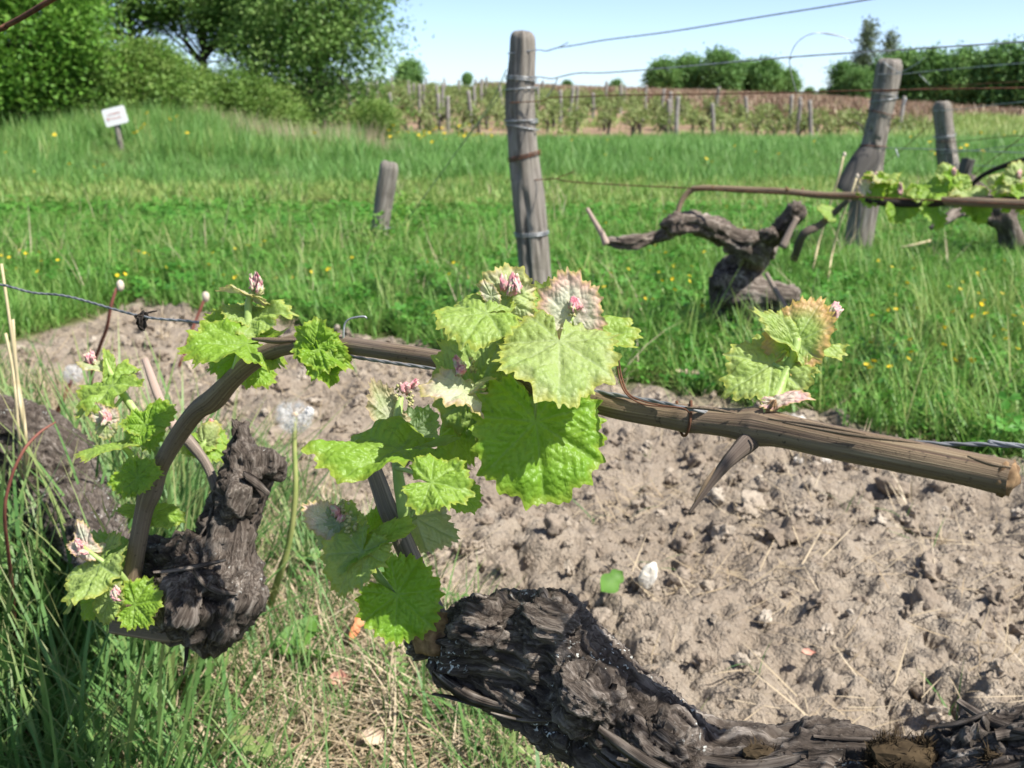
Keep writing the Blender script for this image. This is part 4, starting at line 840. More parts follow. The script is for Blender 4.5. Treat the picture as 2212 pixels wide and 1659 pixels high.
# ------------------------------------------------------------------ the vine on the left with the long cane
def build_left_vine():
    base = P(55, 1400, 1.15); e = thing('grapevine', (base[0], base[1], gz(base[0], base[1])), 'old grapevine at left whose long arched cane crosses the whole view', 'grapevine')
    V, F, at, nr = gnarl([C_([(30, 1480, 1.16, 88), (45, 1340, 1.15, 88), (80, 1200, 1.13, 95), (110, 1085, 1.1, 108), (92, 995, 1.08, 92), (45, 935, 1.06, 66), (-40, 915, 1.05, 58)]),
                          C_([(150, 1100, 1.06, 90), (215, 1180, .9, 62), (290, 1262, .7, 54), (370, 1285, .63, 85), (440, 1290, .612, 92)]),
                          C_([(440, 1290, .612, 88), (485, 1210, .612, 72), (508, 1120, .62, 62), (528, 1040, .625, 60), (525, 985, .63, 42), (518, 930, .632, 26)])],
                         .0027, .016, .0046, .006, 71, 230, 26, [(P(588, 1002, .62), .008), (P(560, 1010, .622), .009), (P(405, 1300, .585), .014), (P(520, 1290, .6), .013), (P(470, 1350, .605), .013), (P(345, 1200, .63), .011), (P(505, 1075, .6), .010), (P(410, 1205, .62), .012)], .006)
    mb = MB(); mb.add(V, F, 0, None, **at); tr = part('trunk', mb, MAT['bark'], e)
    rg = rs(12); cand = np.argwhere((V[:, 1] < .75) & (nr@-CF > .0)).ravel()
    for k in range(16):
        i = rg.choice(cand); t = np.cross(nr[i], rg.normal(0, .4, 3)+np.cross(nr[i], np.array([.2, 0, 1.]))); t /= np.linalg.norm(t); mb = MB(); strip(mb, V[i], t, nr[i], rg.uniform(.02, .05), rg.uniform(.0015, .005), rg.uniform(.002, .008), rg, .5); part('bark_strip', mb, MAT['bark'], tr)
    # stub at the foot of the arm
    mb = MB(); tube(mb, [P(240, 1352, .60), P(300, 1360, .602), P(370, 1365, .606), P(420, 1350, .61)], np.array([17, 19, 24, 26])*.6/W2, 12, 18, 0, .25, 3); part('spur', mb, MAT['old_spur'], e)
    mb = MB(); tube(mb, [P(405, 1380, .605), P(402, 1420, .6), P(396, 1458, .598)], np.array([6, 4, 1.5])*.6/W2, 6); part('root', mb, MAT['bark_far'], e)
    # pale dead spur and dark stub behind the cane
    mb = MB(); tube(mb, [P(313, 776, .68), P(340, 850, .67), P(366, 905, .66), P(392, 938, .655)], np.array([8, 10, 11, 15])*.66/W2, 10, 18, 0, .15, 5); part('spur', mb, MAT['pale_spur'], e)
    mb = MB(); tube(mb, [P(392, 938, .655), P(418, 965, .65), P(450, 1010, .64), P(475, 1080, .63)], np.array([15, 12, 10, 12])*.65/W2, 9, 16, 0, .2, 6); part('spur', mb, MAT['old_spur'], e)
    # long cane
    cp = [(272, 1300, .605, 39), (283, 1255, .602, 39), (300, 1160, .597, 37), (312, 1100, .595, 39), (325, 1062, .592, 48), (345, 1010, .588, 38), (382, 945, .578, 39), (425, 888, .566, 41), (462, 862, .557, 49), (500, 822, .547, 41), (545, 782, .535, 40), (600, 753, .522, 39), (652, 742, .511, 44), (700, 741, .503, 38), (765, 748, .493, 38), (850, 760, .478, 38), (960, 777, .459, 40), (1080, 803, .441, 42),
          (1190, 838, .425, 57), (1260, 860, .417, 51), (1350, 882, .406, 55), (1450, 899, .395, 57), (1484, 904, .391, 63), (1520, 908, .388, 59), (1585, 915, .382, 66), (1635, 921, .378, 87), (1690, 931, .371, 74), (1800, 955, .36, 74), (1950, 985, .346, 74), (2080, 1011, .336, 74), (2150, 1026, .331, 78), (2185, 1034, .328, 76)]
    mb = MB(); tube(mb, [P(*c[:3]) for c in cp], np.array([c[3]/2*c[2]/W2 for c in cp]), 28, 330, 0, .05, 8, caps=False)
    cane = part('cane', mb, MAT['cane'], e)
    mb = MB()
    tube(mb, [P(1652, 922, .384), P(1618, 953, .376), P(1585, 984, .372), P(1560, 1012, .37), P(1528, 1054, .369), P(1488, 1110, .368)], np.array([22, 24, 17, 12, 8, 3])*.37/W2, 16, 60, 0, .1, 11); part('side_spur', mb, MAT['dark_spur'], cane)
    mb = MB(); c = P(2186, 1034, .328); ax = P(2185, 1034, .328)-P(2150, 1026, .331); ax /= np.linalg.norm(ax); s1 = np.cross(ax, [0, 0, 1.]); s1 /= np.linalg.norm(s1); s2 = np.cross(ax, s1); blob(mb, c-ax*.002, (1, 1, 1), 3, .5, 3.5, 3, 0, np.array([s1*.0055, s2*.0055, ax*.0042])); part('cut_end', mb, MAT['cane_end'], cane)
    rg = rs(14)                        # loose fibres of bark on the cane
    for k, (x, y, D, x2, y2, D2) in enumerate(((1690, 912, .362, 1990, 958, .336), (1660, 905, .366, 1870, 938, .347), (545, 732, .52, 655, 734, .503), (1545, 1010, .366, 1500, 1085, .365), (2090, 985, .326, 2185, 1010, .318), (1480, 880, .383, 1590, 893, .375))):
        mb = MB(); a, b = P(x, y, D), P(x2, y2, D2); tube(mb, [a, (a+b)/2+CU*.0006*(1 if k % 2 else -1)-CF*.0008, b], np.array([.0005, .0011, .0003])*(1.6 if k == 2 else .7), 5, 12); part('bark_fibre', mb, MAT['cane'], cane)
    # dry tendril hooked over the cane
    mb = MB()
    for o in (0, 5): tube(mb, [P(1332+o, 778, .392), P(1338+o, 815, .39), P(1352+o, 850, .386), P(1385+o, 872-o, .382), P(1430, 878-o*.5, .378), P(1475, 882, .376), P(1490, 892, .376)], np.array([1.5, 2, 2, 1.6, 1.6, 2, 1.5])*.39/W2, 5)
    a = P(1484, 904, .391); q = []
    for j in range(15):
        t = j/14*6.6-.6; q.append(a+.0066*(math.cos(t)*CU-math.sin(t)*CF)+CR*(-.0004*j+.002))
    tube(mb, q, .0006, 5); part('tendril', mb, MAT['rusty_wire'], cane)
    # ---- shoots
    s = stems(e, [([(1185, 845, .42), (1196, 800, .412), (1205, 760, .404), (1222, 715, .402), (1238, 685, .401)], [14, 13, 12, 9, 7]), ([(1205, 765, .404), (1208, 740, .388)], 6), ([(1215, 725, .402), (1225, 712, .418)], 5), ([(1196, 800, .412), (1165, 860, .405), (1158, 910, .401)], [6, 6, 5]), ([(1192, 820, .414), (1160, 850, .43), (1130, 850, .446)], 6),
                  ([(1180, 870, .418), (1172, 885, .413)], 10)])
    leaf(s, 1158, 910, .394, 178, -84, 6, (.12, .3, 1), .95, width=1.03, droop=.05, fold=.1, wave=.05, lobed=.7)
    leaf(s, 1208, 736, .386, 160, -92, 50, (.02, .78, .55), .42, width=1.05, droop=.22, fold=-.02, wave=.09, lobed=1.3, quilt=.8)
    leaf(s, 1218, 722, .412, 138, 114, -12, (.1, .35, .95), .58, width=.78, droop=.1, wave=.06)
    leaf(s, 1225, 712, .419, 150, 2, 6, (.05, .84, .52), .62, width=.8, droop=.14, wave=.08)
    leaf(s, 1236, 684, .400, 108, 96, 4, (-.05, .05, 1), .12, width=.82, droop=.02, fold=.14, wave=.04, lobed=1.4, quilt=.45, blush=.35)
    leaf(s, 1130, 850, .447, 165, 97, -5, (.15, .1, -1), .95, width=.85, droop=.1)
    leaf(s, 1236, 870, .408, 55, -60, 0, (.3, .3, .9), .9, width=.8, dense=False)
    bud(s, 1242, 658, .397, 17, 61); bud(s, 1237, 676, .397, 12, 62, 'flower_cluster', 90, 'flower_cluster')
    s = stems(e, [([(1120, 825, .432), (1090, 780, .43), (1082, 730, .42), (1088, 690, .405), (1095, 650, .401)], [11, 11, 10, 9, 6]), ([(1084, 715, .415), (1068, 690, .4), (1051, 676, .391)], 6), ([(1086, 770, .428), (1040, 845, .42)], 6), ([(1050, 830, .42), (1008, 866, .428)], 5)])
    leaf(s, 1051, 676, .390, 118, 186, 14, (-.15, .72, .6), .55, width=.98, droop=.2, wave=.1, lobed=1.3)
    leaf(s, 1095, 652, .400, 88, 78, -2, (.25, .2, .95), .3, width=.95, droop=.12, fold=.1, wave=.12, lobed=1.4)
    leaf(s, 1062, 640, .395, 40, 120, 10, (-.3, .3, .9), .2, width=.6, dense=False)
    leaf(s, 1034, 850, .424, 165, 108, -4, (-.35, .35, .85), .52, width=.72, droop=.12, wave=.08)
    leaf(s, 1008, 862, .428, 165, -113, -8, (-.45, .45, .78), .78, width=.74, droop=.25, fold=-.2, wave=.06)
    leaf(s, 1006, 844, .390, 98, 165, 25, (-.1, .75, .62), .2, width=.85, droop=.25, wave=.13, lobed=1.4)
    leaf(s, 1020, 838, .392, 55, 35, 20, (.1, .9, .35), .3, width=.6, droop=.2, dense=False)
    bud(s, 1102, 613, .395, 22, 63, ang=80); bud(s, 990, 793, .392, 20, 64, ang=100); bud(s, 1021, 790, .4, 15, 65, 'flower_cluster', 95, 'flower_cluster')
    # shoot at the broken side spur
    s = stems(e, [([(1655, 902, .374), (1675, 860, .377), (1695, 810, .381), (1715, 765, .384), (1722, 730, .385)], [20, 14, 11, 11, 9]), ([(1700, 800, .381), (1669, 786, .383)], 5), ([(1722, 735, .385), (1760, 700, .39), (1792, 682, .392)], 5)])
    leaf(s, 1669, 786, .383, 126, 207, 14, (-.1, .55, .8), .5, width=.88, droop=.12, wave=.1, lobed=1.5)
    leaf(s, 1720, 738, .385, 118, 58, -6, (-.45, .05, .88), .5, width=.68, droop=.06, fold=.16, wave=.05, lobed=.6, quilt=.5, blush=.9)
    leaf(s, 1718, 752, .384, 120, 134, 6, (.4, .5, .75), .48, width=.42, droop=.12, fold=.3, wave=.05)
    leaf(s, 1734, 755, .388, 92, 4, 0, (.0, .9, .45), .5, width=.7, droop=.1, wave=.1)
    leaf(s, 1680, 868, .372, 72, 14, 14, (-.1, .75, .6), .06, width=.4, dense=False, fold=.2)
    bud(s, 1798, 674, .39, 20, 66, ang=60); bud(s, 1770, 668, .391, 11, 67, ang=100); bud(s, 1668, 880, .371, 16, 68, ang=60, mat='cane_end')
    # shoots on the arch
    s = stems(e, [([(512, 800, .54), (520, 770, .541), (535, 715, .545), (537, 655, .545), (548, 625, .545)], [12, 11, 10, 8, 5]), ([(522, 760, .54), (530, 742, .532)], 5)])
    leaf(s, 533, 742, .530, 140, 176, 18, (.0, .8, .55), .8, width=.85, droop=.15, wave=.13, lobed=1.3)
    leaf(s, 528, 722, .552, 100, 152, 0, (-.2, .5, .8), .75, width=.7, droop=.12)
    leaf(s, 536, 682, .548, 62, 158, 0, (-.2, .8, .5), .5, width=.8, droop=.1)
    leaf(s, 545, 690, .545, 92, 20, 8, (.05, .75, .6), .55, width=.75, droop=.16, wave=.12)
    leaf(s, 520, 765, .55, 85, 200, 0, (-.2, .5, .8), .85, width=.7, droop=.12)
    leaf(s, 525, 775, .565, 88, -40, 0, (.1, .5, .8), .85, width=.7)
    leaf(s, 542, 645, .545, 68, 155, 5, (-.1, .95, -.1), .28, width=.6, fold=.2)
    leaf(s, 545, 640, .545, 45, -20, 5, (.1, .95, -.1), .3, width=.7, dense=False)
    bud(s, 556, 612, .543, 20, 69, ang=85); bud(s, 563, 630, .543, 10, 70, ang=50, mat='flower_cluster')
    s = stems(e, [([(700, 735, .5), (690, 748, .493), (684, 752, .488)], [6, 5, 4])])
    leaf(s, 682, 750, .487, 68, 82, 10, (0, .35, .9), .8, width=.95, droop=.08, wave=.1, lobed=1.5)
    leaf(s, 688, 752, .486, 76, -22, 10, (.1, .4, .9), .85, width=.8, droop=.15, wave=.14, lobed=1.6)
    leaf(s, 680, 753, .488, 44, 208, 5, (-.2, .4, .9), .85, width=.9, droop=.1, dense=False)
    leaf(s, 692, 768, .486, 70, -62, 5, (.1, .3, .9), .88, width=.75, droop=.12, wave=.18, lobed=1.6)
    leaf(s, 722, 775, .485, 36, -100, 0, (.2, .3, .9), .7, width=.8, dense=False)
    # shoots low on the arch
    s = stems(e, [([(352, 1000, .60), (330, 950, .605), (310, 915, .61), (288, 883, .61), (255, 835, .615), (236, 800, .62), (225, 775, .62)], [10, 10, 9, 9, 8, 6, 5]), ([(290, 886, .61), (300, 905, .60), (316, 915, .596)], 4), ([(262, 850, .614), (240, 835, .61)], 4), ([(268, 855, .612), (235, 895, .6)], 4)])
    leaf(s, 236, 812, .62, 62, 96, -4, (.7, .1, .6), .6, width=.35, fold=.4, dense=False)
    leaf(s, 242, 832, .61, 104, 206, 8, (-.2, .7, .6), .65, width=.7, droop=.25, wave=.12)
    leaf(s, 316, 916, .595, 72, 38, 5, (.1, .6, .7), .85, width=.8, droop=.1, wave=.12)
    leaf(s, 314, 918, .594, 62, -78, 8, (.2, .2, .9), .85, width=.75, droop=.1)
    leaf(s, 312, 916, .598, 54, 168, 5, (-.2, .7, .6), .75, width=.8, droop=.1)
    leaf(s, 302, 925, .6, 45, 230, 5, (-.4, .1, .9), .7, width=.9, dense=False)
    leaf(s, 226, 905, .6, 40, 120, 5, (-.2, .3, .9), .15, width=.7, dense=False); leaf(s, 232, 908, .6, 36, 50, 5, (.2, .3, .9), .15, width=.7, dense=False); leaf(s, 230, 915, .6, 36, -90, 5, (0, .3, .9), .3, width=.9, dense=False)
    bud(s, 197, 775, .62, 15, 71, ang=110); bud(s, 226, 900, .597, 15, 72, ang=90)
    leaf(s, 215, 792, .62, 46, 165, 10, (0, .7, .6), .25, width=.5, dense=False)
    s = stems(e, [([(322, 1055, .585), (300, 1030, .585), (285, 985, .59), (265, 965, .592)], [9, 9, 8, 5]), ([(318, 1050, .58), (297, 1032, .575)], 4)])
    leaf(s, 262, 962, .592, 98, 188, 4, (-.1, .97, .2), .6, width=.7, droop=.12)
    leaf(s, 294, 1030, .573, 56, 195, 8, (-.1, .4, .9), .85, width=1.0, droop=.1, wave=.14)
    leaf(s, 297, 1032, .572, 58, 12, 8, (.1, .55, .8), .85, width=.9, droop=.1, wave=.12)
    leaf(s, 330, 1110, .605, 70, 0, 5, (.1, .6, .7), .8, width=.6, droop=.2); leaf(s, 300, 1105, .61, 55, 170, 0, (-.1, .8, .5), .7, width=.5)
    s = stems(e, [([(420, 985, .66), (440, 960, .66), (455, 940, .665)], [7, 6, 4])])
    leaf(s, 440, 958, .66, 56, 60, 0, (0, .5, .8), .35, width=.7, dense=False); leaf(s, 440, 962, .66, 60, -25, 5, (.1, .6, .7), .75, width=.7, dense=False); leaf(s, 436, 960, .66, 52, 190, 0, (-.2, .6, .7), .6, width=.7, dense=False); leaf(s, 458, 950, .665, 50, -70, 0, (.2, .4, .8), .7, width=.8, dense=False); bud(s, 452, 925, .665, 14, 73)
    s = stems(e, [([(278, 1265, .598), (255, 1235, .59), (225, 1215, .585), (190, 1190, .585), (170, 1175, .585)], [8, 7, 6, 5, 4]), ([(262, 1258, .592), (248, 1275, .582), (240, 1300, .58)], 4), ([(275, 1290, .592), (288, 1305, .578)], 4), ([(245, 1230, .59), (240, 1205, .6)], 4)])
    leaf(s, 216, 1222, .583, 122, 227, 12, (-.35, .65, .6), .5, width=.62, droop=.12, wave=.1, lobed=1.4)
    leaf(s, 250, 1220, .603, 88, 125, -4, (.3, .0, -.9), .95, width=.8, droop=.1)
    leaf(s, 190, 1190, .585, 50, 160, 6, (-.1, .5, .8), .1, width=.5, dense=False); leaf(s, 188, 1180, .587, 58, 112, 0, (-.2, .2, .9), .14, width=.5, dense=False); leaf(s, 205, 1195, .588, 40, 30, 0, (.1, .5, .8), .25, width=.5, dense=False)
    leaf(s, 238, 1298, .579, 56, 110, 8, (-.3, .2, .9), .4, width=.9, droop=.1, wave=.1); leaf(s, 234, 1300, .58, 48, -110, 8, (-.2, .5, .8), .5, width=1.0, droop=.2)
    leaf(s, 290, 1306, .576, 66, 12, 8, (.05, .3, .95), .82, width=1.1, droop=.06, wave=.08, lobed=1.6)
    leaf(s, 200, 1300, .595, 46, 235, 0, (-.2, .4, .9), .8, width=.8, dense=False)
    bud(s, 168, 1180, .583, 14, 74, ang=120); bud(s, 247, 1282, .572, 13, 75, ang=120); bud(s, 178, 1192, .58, 10, 76, ang=180)
    return e
LEFT = build_left_vine()

# ------------------------------------------------------------------ the gnarled trunk in front
def build_front_vine():
    b = P(2760, 2250, .5); e = thing('grapevine', (b[0], b[1], gz(b[0], b[1])), 'black gnarled old grapevine trunk in front with peeling bark and one leafy spur', 'grapevine')
    V, F, at, nr = gnarl([C_([(952, 1390, .456, 42), (1010, 1384, .452, 72), (1085, 1380, .448, 88), (1170, 1400, .443, 98), (1250, 1462, .437, 108), (1330, 1548, .43, 120), (1420, 1640, .42, 132), (1530, 1705, .408, 138), (1700, 1715, .395, 140), (1880, 1722, .38, 132), (2060, 1715, .366, 118), (2240, 1705, .352, 128), (2480, 1760, .345, 135), (2650, 1950, .4, 150), (2760, 2280, .5, 190), (2800, 2500, .56, 220)]),
                          C_([(945, 1448, .452, 14), (1000, 1470, .447, 24), (1070, 1500, .44, 34), (1150, 1540, .432, 40), (1210, 1580, .428, 50)]),
                          C_([(2090, 1640, .362, 55), (2110, 1600, .36, 45)])],
                         .0014, .012, .0034, .003, 31, 330, 34, [(P(1035, 1345, .437), .0105), (P(1190, 1335, .43), .0125), (P(1110, 1325, .445), .009), (P(1262, 1500, .41), .013), (P(930, 1375, .455), .006), (P(1430, 1610, .4), .013), (P(2230, 1590, .35), .010)], .004)
    mb = MB(); mb.add(V, F, 0, None, **at); tr = part('trunk', mb, MAT['bark'], e)
    rg = rs(21); see = np.argwhere((nr@-CF > -.35) & (V[:, 0] < .2)).ravel(); tdir = P(1410, 1640, .42)-P(1085, 1385, .448); tdir /= np.linalg.norm(tdir); axr = P(2060, 1715, .366)-P(1530, 1705, .408); axr /= np.linalg.norm(axr)
    for k in range(30):
        i = rg.choice(see); d = (tdir if V[i][0] < P(1450, 1600, .41)[0] else axr)+rg.normal(0, .22, 3); d -= nr[i]*np.dot(d, nr[i]); d /= np.linalg.norm(d)
        mb = MB(); strip(mb, V[i], d, nr[i], rg.uniform(.018, .05), rg.uniform(.0014, .0036), rg.uniform(.0005, .003), rg, .5); part('bark_strip', mb, MAT['bark'], tr)
    for k, (x, y, D, x2, y2, D2, w) in enumerate(((935, 1452, .445, 1085, 1528, .428, .005), (1300, 1600, .405, 1330, 1480, .405, .0045), (1200, 1560, .418, 1060, 1540, .425, .0014))):
        a, c = P(x, y, D), P(x2, y2, D2); L = np.linalg.norm(c-a); mb = MB(); strip(mb, (a+c)/2+CF*.004, (c-a)/L, -CF, L, w*.6, .001, rg, .5); part('bark_strip', mb, MAT['bark'], tr)
    # cut face of the old head and tufts of brown moss
    mb = MB(); blob(mb, P(938, 1372, .447), (.008, .006, .010), 3, .7, 2.2, 4); part('cut_end', mb, MAT['cane_end'], tr)
    for (x, y, D, wx, n, sd) in ((1955, 1590, .36, 80, 3200, 1), (2190, 1605, .345, 62, 2400, 2), (1640, 1605, .385, 36, 700, 3)):
        g = rs(sd); mb = MB(); c = P(x, y, D); s = wx*D/W2
        blades(mb, g, n, (.0025, .006), (.00035, .0007), 1.0, lean=(0, 1.2), curve=(0, .8), rows=3); v = mb.v[0].reshape(n, 6, 3); root = v[:, 0, :].copy(); v -= root[:, None, :]
        rr = root.copy(); v += (c+np.stack([rr[:, 0]*s, rr[:, 1]*s*.6, -.3*s*(rr[:, 0]**2+rr[:, 1]**2)-.008+.0018*g.normal(0, 1, n)+.004*noise(rr*3, sd)], 1))[:, None, :]; mb.v[0] = v.reshape(-1, 3)
        blob(mb, c-np.array([0, 0, s*.62]), (s*.95, s*.6, s*.4), 3, .3, 2, sd, tint=.3); o = part('moss', mb, MAT['moss'], tr, False); o['kind'] = 'stuff'
    # spur and its shoot
    mb = MB(); tube(mb, [P(795, 985, .462), P(818, 1045, .462), P(838, 1100, .461), P(862, 1150, .46), P(885, 1205, .459), P(915, 1280, .457), (P(940, 1345, .456))], np.array([16, 18, 20, 22, 23, 26, 34])*.46/W2, 16, 60, 0, .12, 9); part('spur', mb, MAT['old_spur'], e)
    s = stems(e, [([(875, 1125, .455), (868, 1080, .452), (858, 1010, .452), (856, 940, .454), (860, 890, .456), (866, 858, .458)], [15, 15, 12, 11, 10, 7]), ([(856, 1010, .45), (890, 1020, .42), (930, 1042, .385)], [6, 5, 4]), ([(858, 965, .45), (862, 966, .43), (866, 970, .409)], 4), ([(880, 1125, .455), (905, 1085, .46), (925, 1060, .462)], [5, 4, 4]), ([(878, 1128, .455), (897, 1118, .462)], 5), ([(857, 950, .455), (880, 945, .462)], 4)])
    leaf(s, 866, 970, .408, 205, 176, 6, (-.12, .86, .42), .8, width=.62, droop=.12, fold=-.05, wave=.1)
    leaf(s, 932, 1042, .384, 92, -8, 8, (.1, .6, .8), .74, width=1.0, droop=.12, wave=.12, lobed=1.3)
    leaf(s, 985, 1055, .462, 66, -42, 0, (.1, .4, .9), .85, width=.8, droop=.1)
    leaf(s, 897, 1118, .464, 98, -28, 0, (.2, .2, -.95), .5, width=.8, droop=.08, wave=.1)
    leaf(s, 842, 905, .458, 92, 116, -4, (-.6, .1, -.75), .32, width=.55, droop=.15, fold=-.2)
    leaf(s, 880, 945, .465, 82, 44, 0, (.3, .1, -.95), .85, width=.8); leaf(s, 892, 960, .466, 48, -30, 0, (.3, .5, .8), .9, width=.9, dense=False)
    bud(s, 874, 838, .457, 15, 81, ang=70); bud(s, 884, 862, .456, 13, 82, 'flower_cluster', 100, 'flower_cluster'); bud(s, 893, 830, .457, 12, 83, ang=40); bud(s, 858, 848, .457, 12, 84, 'flower_cluster', 100, 'flower_cluster')
    s = stems(e, [([(900, 1320, .452), (845, 1275, .446), (810, 1235, .444), (785, 1190, .446), (765, 1150, .45)], [10, 9, 9, 7, 5]), ([(850, 1278, .445), (857, 1284, .438)], 4), ([(790, 1198, .446), (782, 1192, .44)], 4), ([(788, 1195, .446), (740, 1150, .452), (720, 1130, .455)], 4)])
    leaf(s, 858, 1284, .437, 112, -42, 4, (.02, .32, .95), .97, width=1.0, droop=.06, wave=.08, lobed=.8)
    leaf(s, 782, 1192, .439, 100, 232, 12, (-.2, .7, .65), .5, width=1.05, droop=.15, fold=.22, wave=.1)
    leaf(s, 785, 1192, .441, 125, 33, 4, (-.55, .6, .55), .72, width=.38, droop=.05, fold=.25)
    leaf(s, 800, 1170, .462, 88, 66, -5, (-.3, .3, .9), .95, width=.6)
    leaf(s, 716, 1130, .454, 76, 146, 6, (-.1, .4, .9), .14, width=.62, droop=.1, fold=.15); leaf(s, 732, 1132, .452, 62, 235, 0, (.2, -.1, -.95), .62, width=.9); leaf(s, 742, 1120, .458, 44, 60, 0, (.1, .4, .9), .55, width=.8, dense=False); leaf(s, 755, 1128, .458, 40, 10, 0, (.1, .4, .9), .5, width=.8, dense=False)
    bud(s, 722, 1106, .45, 14, 85, ang=110); bud(s, 735, 1120, .449, 11, 86, ang=60); bud(s, 757, 1130, .446, 17, 87, 'flower_cluster', 110, 'flower_cluster'); bud(s, 739, 1094, .452, 13, 88, 'flower_cluster', 90, 'flower_cluster')
build_front_vine()

# ------------------------------------------------------------------ vines of the next rows
def build_back_vines():
    b = P(1640, 735, 2.68); e = thing('grapevine', (b[0], b[1], gz(b[0], b[1])), 'crooked brown grapevine in the grass with a bare arm reaching left, before the main post', 'grapevine')
    V, F, at, nr = gnarl([C_([(1640, 790, 2.70, 53), (1630, 700, 2.65, 57), (1600, 645, 2.63, 62), (1590, 605, 2.62, 53), (1618, 562, 2.62, 38), (1628, 535, 2.50, 34), (1598, 525, 2.49, 31), (1560, 503, 2.48, 27), (1510, 484, 2.39, 24), (1470, 488, 2.39, 23), (1425, 510, 2.47, 15), (1365, 524, 2.46, 15), (1312, 526, 2.46, 11)]),
                          C_([(1628, 545, 2.62, 31), (1668, 520, 2.48, 22), (1695, 488, 2.39, 21), (1714, 462, 2.38, 18)]),
                          C_([(1600, 640, 2.60, 43), (1650, 640, 2.58, 36), (1695, 640, 2.58, 29)])],
                         .006, .022, .0075, .009, 51, 90, 14, [(P(1556, 612, 2.58), .03), (P(1565, 650, 2.58), .03), (P(1455, 485, 2.36), .026), (P(1720, 455, 2.36), .02), (P(1655, 505, 2.37), .022)], .012)
    mb = MB(); mb.add(V, F, 0, None, **at); tr = part('trunk', mb, MAT['bark_far'], e)
    mb = MB(); tube(mb, [P(1310, 528, 2.35), P(1300, 505, 2.35), P(1284, 478, 2.35), P(1268, 450, 2.35)], np.array([9, 7, 5.5, 4.5])*2.35/W2, 8, 16, 0, .15, 2); part('spur', mb, MAT['pale_spur'], e)
    mb = MB(); tube(mb, [P(1690, 535, 2.34), P(1706, 500, 2.34), P(1722, 470, 2.34)], np.array([9, 7, 6])*2.34/W2, 8, 12, 0, .15, 2); part('spur', mb, MAT['old_spur'], e)
    mb = MB(); tube(mb, [P(1655, 590, 2.3), P(1680, 635, 2.28), P(1712, 690, 2.25)], np.array([5, 6, 6])*2.28/W2, 7); part('spur', mb, MAT['old_spur'], e)
    mb = MB(); tube(mb, [P(1460, 480, 2.36), P(1470, 440, 2.36), P(1490, 413, 2.355), P(1520, 406, 2.34), P(1620, 410, 2.3), P(1700, 414, 2.26), P(1775, 422, 2.22), P(1870, 424, 2.15), P(1960, 430, 2.1), P(2080, 436, 2.0), P(2240, 443, 1.9), P(2500, 455, 1.75)], np.array([6, 6.5, 7, 7, 7.5, 7.5, 8, 8.5, 8.5, 9, 10, 10])*2.15/W2, 12, 120, 0, .14, 3); cane = part('cane', mb, MAT['cane'], e)
    mb = MB(); tube(mb, [P(1870, 432, 2.1), P(1900, 437, 2.1), P(2000, 440, 2.05), P(2110, 432, 2.0), P(2212, 432, 1.95), P(2400, 425, 1.8)], np.array([4, 8, 8, 8, 8, 7])*2.05/W2, 10, 50, 0, .15, 4); part('cane', mb, MAT['bark_far'], e)
    lv = [(1900, 388, 2.1, 46, 20, 10, (0, .9, .4), .5), (1905, 385, 2.1, 40, 165, 10, (0, .9, .4), .3), (1885, 398, 2.1, 48, -100, 0, (-.6, .2, .8), .85), (1925, 405, 2.1, 30, 0, 0, (0, .6, .7), .7), (1950, 425, 2.08, 55, -105, 0, (-.5, .3, .8), .85), (1985, 420, 2.06, 34, 10, 5, (.1, .5, .8), .7), (1990, 425, 2.06, 30, 150, 5, (0, .5, .8), .6),
          (2010, 412, 2.06, 70, 25, 5, (-.3, .7, .6), .8), (2060, 385, 2.05, 42, -60, 0, (.4, .4, .8), .9), (2050, 380, 2.06, 32, 120, 0, (-.3, .5, .8), .5), (2085, 425, 2.02, 52, 15, 8, (0, .7, .6), .4), (2090, 422, 2.02, 36, 170, 8, (0, .7, .6), .35), (2100, 445, 2.02, 44, -50, 0, (.3, .3, .9), .75), (2118, 448, 2.01, 34, -110, 0, (-.3, .3, .9), .85),
          (2165, 395, 1.98, 48, 30, 5, (0, .6, .7), .3), (2180, 405, 1.98, 52, -95, 0, (.2, .3, .9), .85), (2195, 385, 1.97, 44, 60, 0, (.2, .4, .9), .4), (2212, 420, 1.96, 50, -70, 0, (.2, .4, .8), .8), (1935, 452, 2.08, 38, -60, 0, (.2, .4, .8), .85), (2015, 452, 2.05, 46, -60, 0, (.3, .3, .8), .9), (2075, 402, 2.04, 30, 60, 0, (.1, .5, .8), .6), (1870, 408, 2.1, 26, 110, 0, (0, .4, .8), .15)]
    s = stems(e, [([(1905, 432, 2.12), (1908, 410, 2.11), (1902, 388, 2.1)], [5, 4, 3]), ([(2020, 436, 2.06), (2045, 400, 2.06), (2055, 380, 2.05)], [5, 4, 3]), ([(2090, 438, 2.02), (2086, 425, 2.02)], 4), ([(2175, 438, 1.98), (2178, 405, 1.98), (2190, 385, 1.97)], [5, 4, 3]), ([(1955, 432, 2.09), (1950, 425, 2.08)], 4), ([(1985, 435, 2.07), (1987, 420, 2.06)], 4), ([(2105, 440, 2.01), (2105, 447, 2.01)], 4)])
    for l in lv: leaf(s, *l[:8], dense=False, wave=.12, droop=.15, width=.9, lobed=1.2)
    bud(s, 1945, 410, 2.08, 10, 91); bud(s, 2058, 372, 2.05, 9, 92); bud(s, 2200, 378, 1.97, 10, 93); bud(s, 1895, 380, 2.1, 9, 94, ang=150)
    for k, (x, y) in enumerate(((1540, 405), (1735, 410), (1700, 408))): bud(s, x, y, 2.3-.05*k, 5, 95+k, mat='cane_end')
    # dark vine of the third row
    b = P(2170, 545, 3.75); e = thing('grapevine', (b[0], b[1], gz(b[0], b[1])), 'dark grapevine with blackish arms behind the leafy cane at the right edge', 'grapevine')
